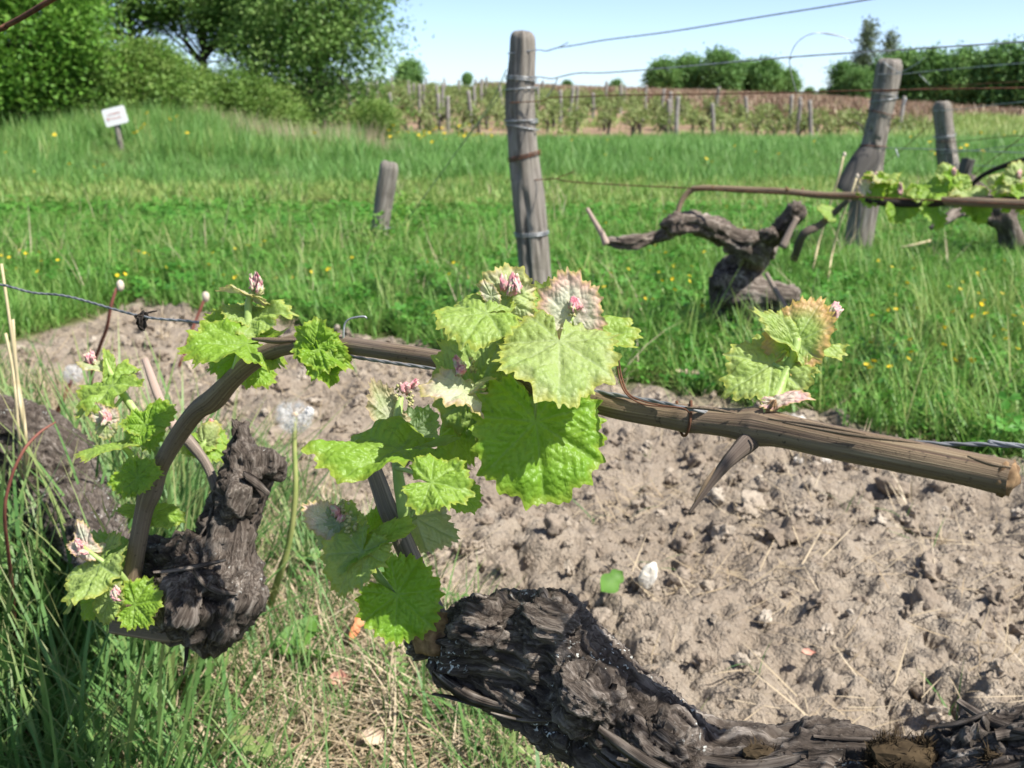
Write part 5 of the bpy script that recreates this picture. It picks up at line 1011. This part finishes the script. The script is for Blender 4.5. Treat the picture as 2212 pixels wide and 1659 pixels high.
    V, F, at, nr = gnarl([C_([(2190, 560, 3.75, 30), (2165, 470, 3.7, 26), (2110, 420, 3.68, 24), (2095, 400, 3.66, 18), (2100, 385, 3.65, 10)]), C_([(2165, 470, 3.7, 24), (2190, 432, 3.7, 24), (2240, 425, 3.7, 22)]), C_([(2165, 470, 3.7, 20), (2080, 455, 3.66, 14), (2040, 475, 3.6, 11), (2010, 492, 3.6, 8)]), C_([(2170, 420, 3.7, 10), (2172, 395, 3.7, 6)])], .012, .03, .008, .012, 55, 45, 9, None, .01)
    mb = MB(); mb.add(V, F, 0, None, **at); part('trunk', mb, MAT['bark_far'], e)
    mb = MB(); tube(mb, [P(2085, 412, 3.66), P(2130, 375, 3.6), P(2212, 345, 3.5), P(2400, 300, 3.3)], np.array([5, 5, 6, 6])*3.6/W2, 8, 20, 0, .15, 2); part('cane', mb, MAT['bark_far'], e)
    b = P(1800, 560, 3.5); e = thing('grapevine', (b[0], b[1], gz(b[0], b[1])), 'thin dark vine stem rising from the grass to the foot of the leaning post', 'grapevine')
    mb = MB(); tube(mb, [P(1715, 560, 3.3), P(1735, 508, 3.2), P(1770, 488, 3.2), P(1800, 462, 3.2), P(1835, 430, 3.15)], np.array([9, 9, 8, 7, 5])*3.2/W2, 9, 30, 0, .25, 5, fib=.4, fx=.3, fy=.2); arm = part('stem', mb, MAT['bark_far'], e)
    leaf(e, 1795, 460, 3.19, 30, 150, 10, (0, .6, .7), .6, dense=False).parent = arm
build_back_vines()
# ------------------------------------------------------------------ posts
def wood_post(name, pts, Y, label, cat, seed, mat='post_wood', top=.8, tie=(), parent_extra=None, ns=40, n=150):
    q = []
    for i, (x, y, w) in enumerate(pts):
        p = PY(x, y, Y); q.append(np.append(p, w/2*np.dot(p-CC, CF)/W2))
    q = np.array(q); path = catmull(q, n); b = path[-1, :3].copy(); gzz = gz(b[0], b[1]); path[-1, 2] = min(path[-1, 2], gzz-.12)
    T, A, B = frames(path[:, :3]); s = np.concatenate([[0], np.cumsum(np.linalg.norm(np.diff(path[:, :3], axis=0), axis=1))]); ph = np.arange(ns)/ns*2*math.pi; r = path[:, 3]
    S, PH = np.meshgrid(s, ph, indexing='ij'); f = np.stack([S.ravel()*5, np.cos(PH.ravel())*2.6, np.sin(PH.ravel())*2.6], 1)
    R = r[:, None]*(1+.19*fbm(f*np.array([.9, .5, .5]), 3, seed).reshape(S.shape)+.05*fbm(f*np.array([1, 3, 3]), 3, seed+2).reshape(S.shape))
    ck = np.abs(noise(f*np.array([.35, 1.6, 1.6])+4, seed+5)).reshape(S.shape); R -= r[:, None]*(.3*sstep(.07, 0, ck)+.12*sstep(.12, 0, np.abs(noise(f*np.array([.6, 3, 3])+14, seed+6)).reshape(S.shape)))
    edge = np.clip(s/(r[0]*top*(1)), 0, 1); R *= (.62+.38*np.sqrt(1-(1-edge)**2))[:, None]
    V = path[:, None, :3]+R[..., None]*(np.cos(PH)[..., None]*A[:, None]+np.sin(PH)[..., None]*B[:, None])
    V = V.reshape(-1, 3); c = path[0, :3]-T[0]*r[0]*.03; uv = np.stack([PH.ravel()/(2*math.pi), S.ravel()], 1)
    V[:ns*6] += (T[0]*r[0]*.18*noise(V[:ns*6]*38, seed+3)[:, None]); cent = len(V); V = np.vstack([V, c]); uv = np.vstack([uv, [[.5, 0]]])
    mb = MB(); mb.add(V, [tuple(t[::-1]) for t in grid_faces(n, ns, True).tolist()]+[(cent, j, (j+1) % ns) for j in range(ns)], 0, uv)
    e = thing(name, (b[0], b[1], gzz), label, cat); part('shaft', mb, MAT[mat], e)
    for (y, loops, slope, wm) in tie:                       # wire wound round the post
        k = int(np.argmin(np.abs(np.interp(s, np.interp(np.linspace(0, 1, len(pts)), np.linspace(0, 1, len(pts)), np.linspace(0, s[-1], len(pts))), [p[1] for p in pts])-y))); m2 = MB(); w = []
        for j in range(int(24*loops)+1):
            t = j/24*2*math.pi; kk = min(n-1, max(0, k)); w.append(path[kk, :3]+(r[kk]*1.06+.002)*(math.cos(t)*A[kk]+math.sin(t)*B[kk])+T[kk]*(.006*j/24+slope*r[kk]*math.cos(t)))
        tube(m2, w, .0016, 5, len(w)); part('wire_tie', m2, MAT[wm], e)
    return e, path
E1, PATH1 = wood_post('fence_post', [(1128, 66, 56), (1128, 110, 60), (1126, 170, 62), (1125, 240, 65), (1131, 330, 66), (1140, 420, 68), (1149, 520, 68), (1156, 620, 68), (1162, 760, 70)], 2.7, 'tall weathered grey post rising behind the foremost leaf cluster', 'post', 1,
          tie=((112, 1.6, .1, 'galvanised_wire'), (127, 1.0, -.1, 'galvanised_wire'), (170, 1.2, .05, 'galvanised_wire'), (183, .6, .3, 'galvanised_wire'), (228, 2.0, -.15, 'rusty_wire'), (388, 1.5, .05, 'galvanised_wire')))
E2, PATH2 = wood_post('fence_post', [(1922, 128, 50), (1918, 150, 54), (1908, 215, 52), (1895, 270, 52), (1884, 330, 54), (1872, 410, 58), (1860, 490, 58), (1850, 560, 58), (1845, 600, 58)], 3.85, 'leaning grey post with dark left side and slanting brace, crossed by the leafy cane', 'post', 2, top=.6,
          tie=((158, 1.0, .1, 'galvanised_wire'), (170, 1.0, -.25, 'galvanised_wire'), (200, .9, .1, 'rusty_wire'), (262, 1.0, 0, 'rusty_wire'), (330, 1.5, .15, 'galvanised_wire')))
E3, PATH3 = wood_post('fence_post', [(2034, 220, 36), (2036, 240, 38), (2042, 300, 42), (2050, 370, 44), (2056, 480, 46)], 5.3, 'straight grey post with split top, rightmost of the three tall posts', 'post', 3,
          tie=((238, 1.6, .1, 'galvanised_wire'), (305, 1.0, 0, 'rusty_wire'), (330, 1.0, 0, 'galvanised_wire'), (358, 1.0, .1, 'galvanised_wire')))
wood_post('anchor_stake', [(842, 351, 41), (838, 380, 41), (830, 430, 41), (822, 490, 38), (814, 560, 38)], 4.15, 'short weathered stake leaning in the grass left of the tall post', 'stake', 4, tie=((440, 1.5, .1, 'galvanised_wire'), (465, 1.0, .3, 'galvanised_wire')))
wood_post('anchor_stake', [(2093, 342, 28), (2086, 365, 28), (2078, 410, 27), (2066, 470, 27)], 5.0, 'short dark stake tilted right, behind the leafy cane beside the straight post', 'stake', 5, 'dark_post_wood', .15)
mb = MB(); tube(mb, [PY(1896, 300, 3.86), PY(1872, 345, 3.84), PY(1838, 400, 3.82), PY(1828, 416, 3.82)], [.03, .052, .05, .05], 14, 30, 0, .12, 7); part('brace', mb, MAT['dark_post_wood'], E2)

# ------------------------------------------------------------------ wires
def wire(name, pts, rmm, mat, label, cat='wire', group=None, twist=False, n=None, ends=(), ext=0.0, ext0=0.0):
    q = np.array([p if len(p) == 3 and isinstance(p, np.ndarray) else PY(*p) for p in pts]); mb = MB(); r = rmm*.001
    if ext: d = q[-1]-q[-2]; q = np.vstack([q, q[-1]+d/np.linalg.norm(d)*ext*.5, q[-1]+d/np.linalg.norm(d)*ext])
    if ext0: d = q[0]-q[1]; q = np.vstack([q[0]+d/np.linalg.norm(d)*ext0, q[0]+d/np.linalg.norm(d)*ext0*.5, q])
    if twist:
        path = catmull(q, 900); T, A, B = frames(path); s = np.concatenate([[0], np.cumsum(np.linalg.norm(np.diff(path, axis=0), axis=1))])
        for h in (0, math.pi):
            t = s/.016*2*math.pi+h; tube(mb, path+(np.cos(t)[:, None]*A+np.sin(t)[:, None]*B)*r*.34, r*.74, 6, 900)
    else: tube(mb, q, r, 6, n or len(q)*8)
    for ex, rr in ends: tube(mb, np.array(ex), rr*.001, 5)
    o = new(name, mb.mesh(name, MAT[mat])); return tag(o, label, cat, group)
ad = lambda *a: P(*a)
wire('trellis_wire', [ad(-160, 590, .80), ad(0, 615, .72), ad(70, 632, .695), ad(150, 641, .67), ad(305, 683, .62), ad(430, 697, .59), ad(560, 732, .553), ad(700, 760, .517), ad(820, 780, .493), ad(960, 799, .472), ad(1100, 818, .452), ad(1225, 836, .424), ad(1330, 853, .404), ad(1420, 868, .392), ad(1490, 884, .383), ad(1600, 902, .386), ad(1800, 937, .375), ad(2000, 957, .36), ad(2212, 965, .345), ad(2600, 1010, .32)], .85, 'old_wire', 'twisted grey wire carrying the long cane across the foreground', 'wire', twist=True, ext=1.2, ext0=2.5)
def knot():
    mb = MB(); c = ad(307, 686, .62); g = rs(3)
    for k in range(4): tube(mb, [c+g.normal(0, .0016, 3)+CR*.0018*math.cos(j*2.1+k)+CU*.002*math.sin(j*2.1+k)-CF*.0016*math.cos(j+k) for j in range(6)]+[c+g.normal(0, .002, 3)-CU*.005], .0006, 5)
    tube(mb, [c, c+CR*.004+CU*.003, c+CR*.009+CU*.004], [.0007, .0006, .0004], 4); blob(mb, c-CU*.004, (.003, .002, .004), 2, .5, 1.5, 3)
    tag(new('wire_knot', mb.mesh('wire_knot', MAT['bark_far'])), 'small dark knot of old tie on the grey wire at left', 'knot')
    mb = MB(); tube(mb, [ad(741, 760, .497), ad(742, 725, .493), ad(745, 700, .492), ad(758, 688, .491), ad(785, 684, .49), ad(793, 688, .49)], np.array([2, 2.4, 2.4, 2.4, 2.8, 1.5])*.49/W2, 6)
    tag(new('wire_hook', mb.mesh('wire_hook', MAT['galvanised_wire'])), 'thin bent wire hook sticking up from the cane beside the small leaf cluster', 'hook')
knot()
wire('trellis_wire', [ad(-160, 130, .8), ad(0, 62, .72), ad(110, 0, .68), ad(420, -190, .58), ad(900, -480, .46)], 1.9, 'rusty_wire', 'dark brown wire crossing the top left corner of the picture', ext=1.2, ext0=2.5)
tw = lambda c, d, k=6: [c+d*j*.018+CU*.003*math.sin(j*2.5) for j in range(k)]
wire('trellis_wire', [(1096, 116, 2.68), (1160, 108, 2.66), (1180, 110, 2.64), (1205, 103, 2.6), (1240, 98, 2.55), (1310, 86, 2.45), (1450, 68, 2.3), (1640, 37, 2.1), (1870, 0, 1.9), (2212, -60, 1.65), (2600, -130, 1.45)], 1.5, 'galvanised_wire', 'topmost wire running from the tall grey post out of the top of the picture', ext=2.0, ends=[([PY(1205, 103, 2.6), PY(1214, 99, 2.59), PY(1228, 91, 2.58)], 1.2)])
wire('trellis_wire', [(1096, 168, 2.68), (1160, 166, 2.66), (1190, 170, 2.63), (1210, 166, 2.6), (1250, 158, 2.55), (1310, 157, 2.48), (1450, 146, 2.35), (1700, 124, 2.1), (2000, 104, 1.9), (2212, 90, 1.78), (2600, 62, 1.55)], 1.5, 'galvanised_wire', 'second grey wire from the top, crossed by the wire loop', ext=2.0, ends=[([PY(1205, 168, 2.6), PY(1195, 190, 2.62), PY(1180, 210, 2.63)], 1.3)])
wire('trellis_wire', [(1100, 222, 2.66), (1170, 218, 2.64), (1190, 211, 2.62), (1250, 209, 2.56), (1320, 206, 2.5), (1480, 204, 2.33), (1700, 200, 2.13), (1900, 195, 1.98), (2212, 190, 1.8), (2600, 186, 1.6)], 1.4, 'rusty_wire', 'dark rusty wire passing in front of the leaning post above its middle', ext=2.0)
wire('trellis_wire', [(1105, 390, 2.68), (1172, 388, 2.66), (1200, 386, 2.62), (1230, 392, 2.58), (1330, 399, 2.5), (1480, 406, 2.36), (1700, 418, 2.18), (2000, 432, 1.98), (2300, 446, 1.8)], 1.5, 'rusty_wire', 'low brown wire from the tall grey post along the bare cane', ext=2.0, ends=[([PY(1200, 387, 2.62), PY(1215, 380, 2.61), PY(1240, 371, 2.6)], 1.2)])
lp = [(1722, 203, 2.12), (1712, 170, 2.115), (1706, 140, 2.11), (1708, 118, 2.11), (1722, 92, 2.11), (1745, 76, 2.11), (1770, 71, 2.11), (1800, 74, 2.12), (1830, 84, 2.13), (1842, 94, 2.13)]
wire('wire_loop', lp, .9, 'galvanised_wire', 'thin wire bent into an open loop above the far vineyard', ends=[([PY(1770, 71, 2.11), PY(1810, 78, 2.1), PY(1840, 88, 2.1)], .8), ([PY(1700, 122, 2.1), PY(1708, 126, 2.105), PY(1714, 122, 2.11)], 1.2)])
wire('guy_wire', [(1094, 150, 2.68), (1060, 222, 2.9), (1010, 295, 3.2), (960, 365, 3.55), (905, 440, 4.0), (868, 490, 4.3)], 1.5, 'galvanised_wire', 'slanting guy wire from the tall grey post down into the grass')
wire('guy_wire', [(1094, 180, 2.68), (1075, 212, 2.85), (1050, 245, 3.0), (1010, 297, 3.2), (985, 330, 3.4)], 1.2, 'galvanised_wire', 'second shorter guy wire twisted round the slanting one')
G3 = [((1894, 160, 3.83), (1945, 160, 3.78), (1985, 156, 3.7), (2050, 150, 3.6), (2212, 136, 3.3), (2500, 110, 2.9), 'galvanised_wire', 'pale wire leaving the top of the leaning post to the right'),
      ((1885, 200, 3.83), (1940, 196, 3.78), (1990, 191, 3.7), (2080, 184, 3.55), (2212, 176, 3.35), (2500, 160, 3.0), 'rusty_wire', 'rusty wavy wire from the upper part of the leaning post to the right edge'),
      ((1872, 322, 3.83), (1915, 320, 3.78), (1960, 321, 3.7), (2060, 324, 3.5), (2212, 330, 3.3), (2500, 340, 3.0), 'galvanised_wire', 'blue grey wire from the middle of the leaning post across the straight post')]
for a, b, c, d, f, g, m, l in G3: wire('trellis_wire', [a, b, c, d, f, g], 1.6, m, l, ext=2.5)
mb = MB(); tube(mb, [PY(1935, 158, 3.76), PY(1955, 152, 3.74), PY(1980, 138, 3.7), PY(1997, 125, 3.68)], .0016, 5); tube(mb, [PY(1985, 160, 3.72), PY(2010, 185, 3.7)], .0012, 5); tube(mb, [PY(1958, 212, 3.75), PY(1955, 222, 3.75), PY(1950, 228, 3.75)], .002, 5); tube(mb, [PY(1935, 322, 3.76), PY(1940, 336, 3.75), PY(1941, 340, 3.75)], .002, 5); tube(mb, [PY(1906, 132, 3.8), PY(1925, 146, 3.78), PY(1945, 158, 3.76)], .0014, 5); part('wire_end', mb, MAT['galvanised_wire'], E2)
G4 = [((2015, 240, 5.28), (2056, 237, 5.2), (2090, 234, 5.1), (2150, 226, 4.9), (2212, 220, 4.7), (2500, 190, 4.2), 'galvanised_wire', 'silvery twisted wire from the top of the straight post to the right'),
      ((2020, 306, 5.28), (2065, 306, 5.2), (2110, 302, 5.05), (2160, 296, 4.9), (2212, 293, 4.7), (2500, 285, 4.2), 'rusty_wire', 'rusty wire from the upper middle of the straight post'),
      ((2030, 331, 5.28), (2070, 328, 5.2), (2130, 322, 5.0), (2212, 312, 4.75), (2350, 300, 4.5), (2500, 290, 4.3), 'galvanised_wire', 'faint wire rising right from the middle of the straight post'),
      ((2032, 360, 5.28), (2072, 356, 5.2), (2110, 358, 5.05), (2160, 360, 4.9), (2212, 364, 4.7), (2500, 380, 4.2), 'galvanised_wire', 'lowest thin wire of the straight post, passing the dark stake')]
for a, b, c, d, f, g, m, l in G4: wire('trellis_wire', [a, b, c, d, f, g], 1.9, m, l, ext=2.5)
wire('guy_wire', [(2014, 262, 5.25), (1985, 290, 5.6), (1955, 318, 6.0), (1915, 350, 6.6), (1895, 366, 7.0)], 2.2, 'rusty_wire', 'slanting guy wire left of the straight post, behind the leaning post')
wire('guy_wire', [(2300, 215, 4.4), (2212, 292, 4.7), (2170, 325, 4.85), (2130, 355, 5.0), (2098, 385, 5.1), (2075, 420, 5.2)], 2.2, 'rusty_wire', 'slanting dark guy wire coming down from the right edge to the dark stake')
wire('trellis_wire', [(1890, 263, 3.84), (1850, 264, 4.0), (1800, 262, 4.2)], .9, 'rusty_wire', 'short stray wire end left of the leaning post') if False else None

# ------------------------------------------------------------------ flowers and stalks
def stalk(name, pts, rp, mat, label, cat, head=None, group=None):
    q = [P(*p) for p in pts]; b = q[-1]; mb = MB(); tube(mb, q, np.array([r*p[2]/W2 for r, p in zip(rp, pts)]), 7, wob=.1, seed=int(pts[0][0]))
    e = thing(name, (b[0], b[1], b[2]), label, cat, group); part('stem', mb, MAT[mat], e); return e
def to_ground(x, y, D):            # depth at which this sight line meets the ground
    q = PG(x, y); return float(np.dot(q-CC, CF))
def seed_head(e, c, r, seed, gap=None, n=230):
    g = rs(seed); mb = MB(); core = MB(); blob(core, c, r*.17, 2, .3, 2, seed); part('core', core, MAT['seed_core'], e)
    d = g.normal(0, 1, (n, 3)); d /= np.linalg.norm(d, axis=1)[:, None]
    if gap is not None: d = d[(d@camvec(gap)) < .45]
    for v in d:
        s = np.cross(v, g.normal(0, 1, 3)); s /= np.linalg.norm(s); s2 = np.cross(v, s); a = c+v*r*.16; b = c+v*r*.72; w = r*.0075
        mb.add([a-s*w, a+s*w, b+s*w, b-s*w], [(0, 1, 2, 3)])
        for j in range(12):
            t = j/12*6.28+g.uniform(0, .5); o = (math.cos(t)*s+math.sin(t)*s2); tip = b+v*r*.2*g.uniform(.7, 1.2)+o*r*.27; sd = np.cross(o, v)*w*.8; mb.add([b-sd, b+sd, tip], [(0, 1, 2)])
    part('seed_head', mb, MAT['seed_fluff'], e, False)
def build_plants():
    dg = to_ground(585, 1300, 1); e = stalk('dandelion', [(637, 900, 1.0), (636, 960, 1.0), (638, 1060, 1.0), (625, 1170, 1.02), (600, 1255, 1.05), (578, 1330, to_ground(578, 1330, 1)+.02)], [6, 5.5, 6, 7, 8, 8], 'green_stalk', 'dandelion clock with a broken round white seed head on a green stem', 'dandelion')
    seed_head(e, P(636, 897, 1.0), 46*1.0/W2, 1, (.35, .8, .2)); mb = MB(); blob(mb, P(668, 889, 1.0), 10/W2, 3, .5, 4, 5); part('fluff', mb, MAT['seed_fluff'], e, False)
    e = stalk('dandelion', [(155, 820, 1.7), (142, 850, 1.7), (126, 885, 1.72), (105, 930, to_ground(105, 930, 1)+.02)], [4, 4, 5, 5], 'red_stalk', 'white dandelion clock on a pinkish stem above the left vine trunk', 'dandelion'); seed_head(e, P(157, 808, 1.7), 24*1.7/W2, 2)
    for k, (pts, lb) in enumerate(((((252, 622, 1.5), (240, 660, 1.5), (230, 710, 1.52), (215, 750, 1.55), (200, 800, 1.6), (190, 905, to_ground(190, 905, 1))), 'spent dandelion with cream head on a dark red stem near the wire knot'), (((442, 645, 2.2), (420, 700, 2.2), (395, 770, 2.2), (372, 830, 2.2), (360, 875, to_ground(360, 875, 1))), 'spent dandelion with a white closed head on a pinkish stem left of the arch'),
                                   (((1822, 338, 3.3), (1812, 380, 3.3), (1790, 450, 3.35), (1765, 540, 3.4), (1750, 640, to_ground(1750, 640, 1))), 'dry pale stalk leaning beside the leaning post, taller one'), (((1850, 385, 3.2), (1838, 420, 3.2), (1815, 480, 3.25), (1795, 560, 3.3), (1785, 650, to_ground(1785, 650, 1))), 'dry pale stalk with a round cream head in front of the leaning post'))):
        m = 'red_stalk' if k < 2 else 'pale_stalk'; e = stalk('spent_dandelion', pts, [3.4, 3.6, 4, 4, 4, 4][:len(pts)] if k < 2 else [2.4]*len(pts), m, lb, 'dandelion'); c = P(pts[0][0]+(8 if k == 0 else 2), pts[0][1]-4, pts[0][2]); r = (11 if k < 2 else 5)*pts[0][2]/W2
        mb = MB(); blob(mb, c, (r*.75, r*.75, r*1.15), 2, .3, 2, k); part('seed_head', mb, MAT['closed_head'], e)
    stalk('red_stalk', [(120, 912, .80), (85, 935, .79), (50, 975, .78), (22, 1040, .78), (10, 1120, .79), (25, 1260, .85), (40, 1480, to_ground(40, 1480, 1))], [1.5, 3, 3.4, 3.6, 3.8, 4, 4], 'red_stalk', 'curved dark red dead stalk at the left edge', 'stalk')
    for k, (pts, lb) in enumerate(((((3, 570, .9), (22, 700, .9), (38, 830, .92), (52, 960, .95), (62, 1200, to_ground(62, 1200, 1))), 'tall straw stalk at the left edge crossing the wire'), (((28, 690, .95), (36, 800, .95), (52, 900, .96), (58, 1000, 1.0), (60, 1180, to_ground(60, 1180, 1))), 'second straw stalk beside the tall one at the left edge'), (((12, 720, .95), (28, 800, .95), (36, 880, .95), (44, 1000, 1.0), (50, 1180, to_ground(50, 1180, 1))), 'shortest straw stalk at the left edge'),
                                   (((248, 505, 4.3), (262, 545, 4.3), (274, 600, to_ground(274, 600, 1))), 'reddish dead stem in the grass below the white sign'), (((283, 525, 4.2), (290, 560, 4.2), (296, 605, to_ground(296, 605, 1))), 'second reddish dead stem in the grass below the white sign'), (((2010, 520, 3.6), (1970, 530, 3.6), (1945, 535, 3.62)), 'fallen pale stalk lying in the clover right of the leaning post'))):
        stalk('dry_stalk', pts, [3.2]*len(pts), 'pale_stalk' if k not in (3, 4) else 'red_stalk', lb, 'stalk')
    # buttercups
    fl = MB(); g = rs(9)
    for j in range(5):
        a = j*1.2566; d = np.array([math.cos(a), math.sin(a), .35]); s = np.array([-math.sin(a), math.cos(a), 0]); d /= np.linalg.norm(d)
        fl.add([(0, 0, 0), d*.5-s*.38, d*.95-s*.3+np.array([0, 0, .12]), d*1.05, d*.95+s*.3+np.array([0, 0, .12]), d*.5+s*.38], [(0, 1, 2, 3), (0, 3, 4, 5)])
    blob(fl, (0, 0, .12), .2, 1, .2, 2, 1); fm = fl.mesh('flower_head', MAT['yellow_petal'], False)
    st = MB(); tube(st, [(0, 0, 0), (.02, .01, -.5), (0, 0, -1)], .012, 5); sm = st.mesh('stem', MAT['green_stalk'])
    def flower(x, y, z, rad, hgt, lb, grp):
        e = thing('yellow_flower', (x, y, z-hgt), lb, 'flower', grp)
        for nm, me, s in (('flower_head', fm, rad), ('stem', sm, hgt)):
            o = bpy.data.objects.new(nm, me); COL.objects.link(o); o.parent = e; o.location = (0, 0, hgt); o.scale = (s, s, s) if nm == 'flower_head' else (rad*.12/.012, rad*.12/.012, hgt); 
            if nm == 'flower_head': o.rotation_euler = (g.uniform(.1, .9), g.uniform(-.5, .3), g.uniform(0, 6))
    A = 'buttercups in the tall grass before the far vineyard'; la = 'yellow buttercup above the tall grass left of the tall grey post, near the far vineyard'
    for k in range(44):
        px = g.normal(960, 65) if k < 32 else g.uniform(830, 1080); py = g.normal(292, 12) if k < 32 else g.uniform(270, 330); Y = g.uniform(13, 18); q = PY(px, py, Y); flower(q[0], Y, q[2], .026, max(.2, q[2]-gz(q[0], Y)), la, A)
    for px, py in ((72, 372), (64, 388), (97, 392), (150, 355), (204, 362), (224, 357), (226, 380), (162, 437), (12, 330)): q = PY(px, py, 8.5); flower(q[0], 8.5, q[2], .019, max(.1, q[2]-gz(q[0], 8.5)), 'yellow buttercup standing in the tall grass below the white sign', 'buttercups below the white sign')
    for px, py in ((298, 285), (305, 278), (290, 290), (312, 270), (318, 245), (366, 258), (382, 252), (405, 295), (680, 288), (120, 305)): q = PY(px, py, 11.6); flower(q[0], 11.6, max(q[2], gz(q[0], 11.6)+.25), .028, max(.15, q[2]-gz(q[0], 11.6)), 'yellow flower on the bramble bank beside the white sign', 'yellow flowers on the bank')
    for k in range(46):
        px, py = (g.uniform(1200, 1780), g.uniform(300, 380)) if k < 26 else (g.uniform(1950, 2210), g.uniform(285, 340)); Y = g.uniform(9.5, 15); q = PY(px, py, Y); flower(q[0], Y, q[2], .019, max(.1, q[2]-gz(q[0], Y)), 'yellow buttercup in the meadow right of the tall grey post', 'buttercups in the right meadow')
    for k in range(150):
        r = k % 3; px, py = ((g.uniform(0, 1100), g.uniform(555, 660)), (g.uniform(1250, 1700), g.uniform(480, 700)), (g.uniform(1830, 2212), g.uniform(600, 880)))[r]
        q = PG(px, py); x, y = q[0], q[1]
        if soil_mask(np.array([x]), np.array([y]))[0] > .2: continue
        flower(x, y, gz(x, y)+g.uniform(.05, .09), .0065, .05, ('tiny yellow flower in the clover behind the tilled strip, left half', 'tiny yellow flower in the grass around the crooked brown vine', 'tiny yellow flower in the clover at the right edge')[r], ('tiny flowers of the left clover', 'tiny flowers round the crooked vine', 'tiny flowers of the right clover')[r])
    # fallen leaves
    def flat_leaf(x, y, a, b, mat, lb, rz, up=.01, tilt=(.2, .2)):
        q = PG(x, y); mb = MB(); n = 12; t = np.linspace(0, 1, n); w = np.sin(np.pi*t**.8)*b*.5*(1+.35*noise(np.stack([t*9+x, t*0, t*0], 1), 3)); V = np.stack([np.stack([a*(t-.5), -w, .15*w+.1*a*(t-.5)**2], 1), np.stack([a*(t-.5), 0*w, 0*w+.1*a*(t-.5)**2-.003], 1), np.stack([a*(t-.5), w, .15*w+.1*a*(t-.5)**2], 1)], 1).reshape(-1, 3); mb.add(V, grid_faces(n, 3))
        o = new('fallen_leaf', mb.mesh('fallen_leaf', MAT[mat]), None, (q[0], q[1], gz(q[0], q[1])+up)); o.rotation_euler = (tilt[0], tilt[1], rz); tag(o, lb, 'leaf')
    flat_leaf(782, 1415, .05, .011, 'dry_leaf_orange', 'narrow orange dead leaf in the grass left of the gnarled trunk', 1.1, .035, (.9, -.6)); flat_leaf(737, 1515, .026, .013, 'dry_leaf_pink', 'pinkish dead leaf low in the grass at the bottom', .6, .022, (1.1, .3)); flat_leaf(815, 1640, .03, .017, 'dry_leaf_beige', 'beige dead leaf at the bottom edge left of the trunk', .4, .022, (1.0, .4))
    flat_leaf(1320, 1305, .045, .028, 'green_plantain', 'single broad green leaf on the soil above the gnarled trunk', .9, .02, (.7, -.2)); flat_leaf(1745, 1440, .018, .007, 'dry_leaf_pink', 'small pinkish red dead leaf on the soil at right', .3, .02, (.5, .2))
    flat_leaf(650, 1440, .06, .03, 'green_plantain', 'broad green weed leaf in the grass between the two trunks', 1.0, .03, (.4, -.3)); flat_leaf(690, 1480, .05, .028, 'green_plantain', 'second broad green weed leaf in the grass between the two trunks', 2.0, .03, (.3, .3)); flat_leaf(1490, 825, .07, .02, 'dry_leaf_beige', 'pale dry leaf lying at the grass edge right of the leaf cluster', .1, .03, (.3, .1))
build_plants()

# leafy weeds round the foot of the left stake
def build_weeds():
    g = rs(33)
    for px, py, k, lb in ((862, 520, 1.0, 'dark leafy weed growing round the foot of the short left stake'), (800, 548, .7, 'smaller dark weed in front of the short left stake')):
        q = PG(px, py); mb = MB(); c = np.array([q[0], q[1], gz(q[0], q[1])]); crown_leaves(mb, g, c+np.abs(g.normal(0, 1, (26, 3)))*np.array([.0, 0, .11*k])+g.normal(0, .06*k, (26, 3))*np.array([1, .6, .1]), 9, .02, .014)
        st = MB()
        for j in range(5): e_ = c+np.array([g.normal(0, .06), g.normal(0, .04), .12*k*g.uniform(.6, 1.3)]); tube(st, [c-np.array([0, 0, .02]), (c+e_)/2+g.normal(0, .01, 3), e_], .002, 5)
        e = thing('weed_plant', c, lb, 'weed'); part('stem', st, MAT['green_stalk'], e); o = part('foliage', mb, MAT['leaf_bright'], e, False)
build_weeds()
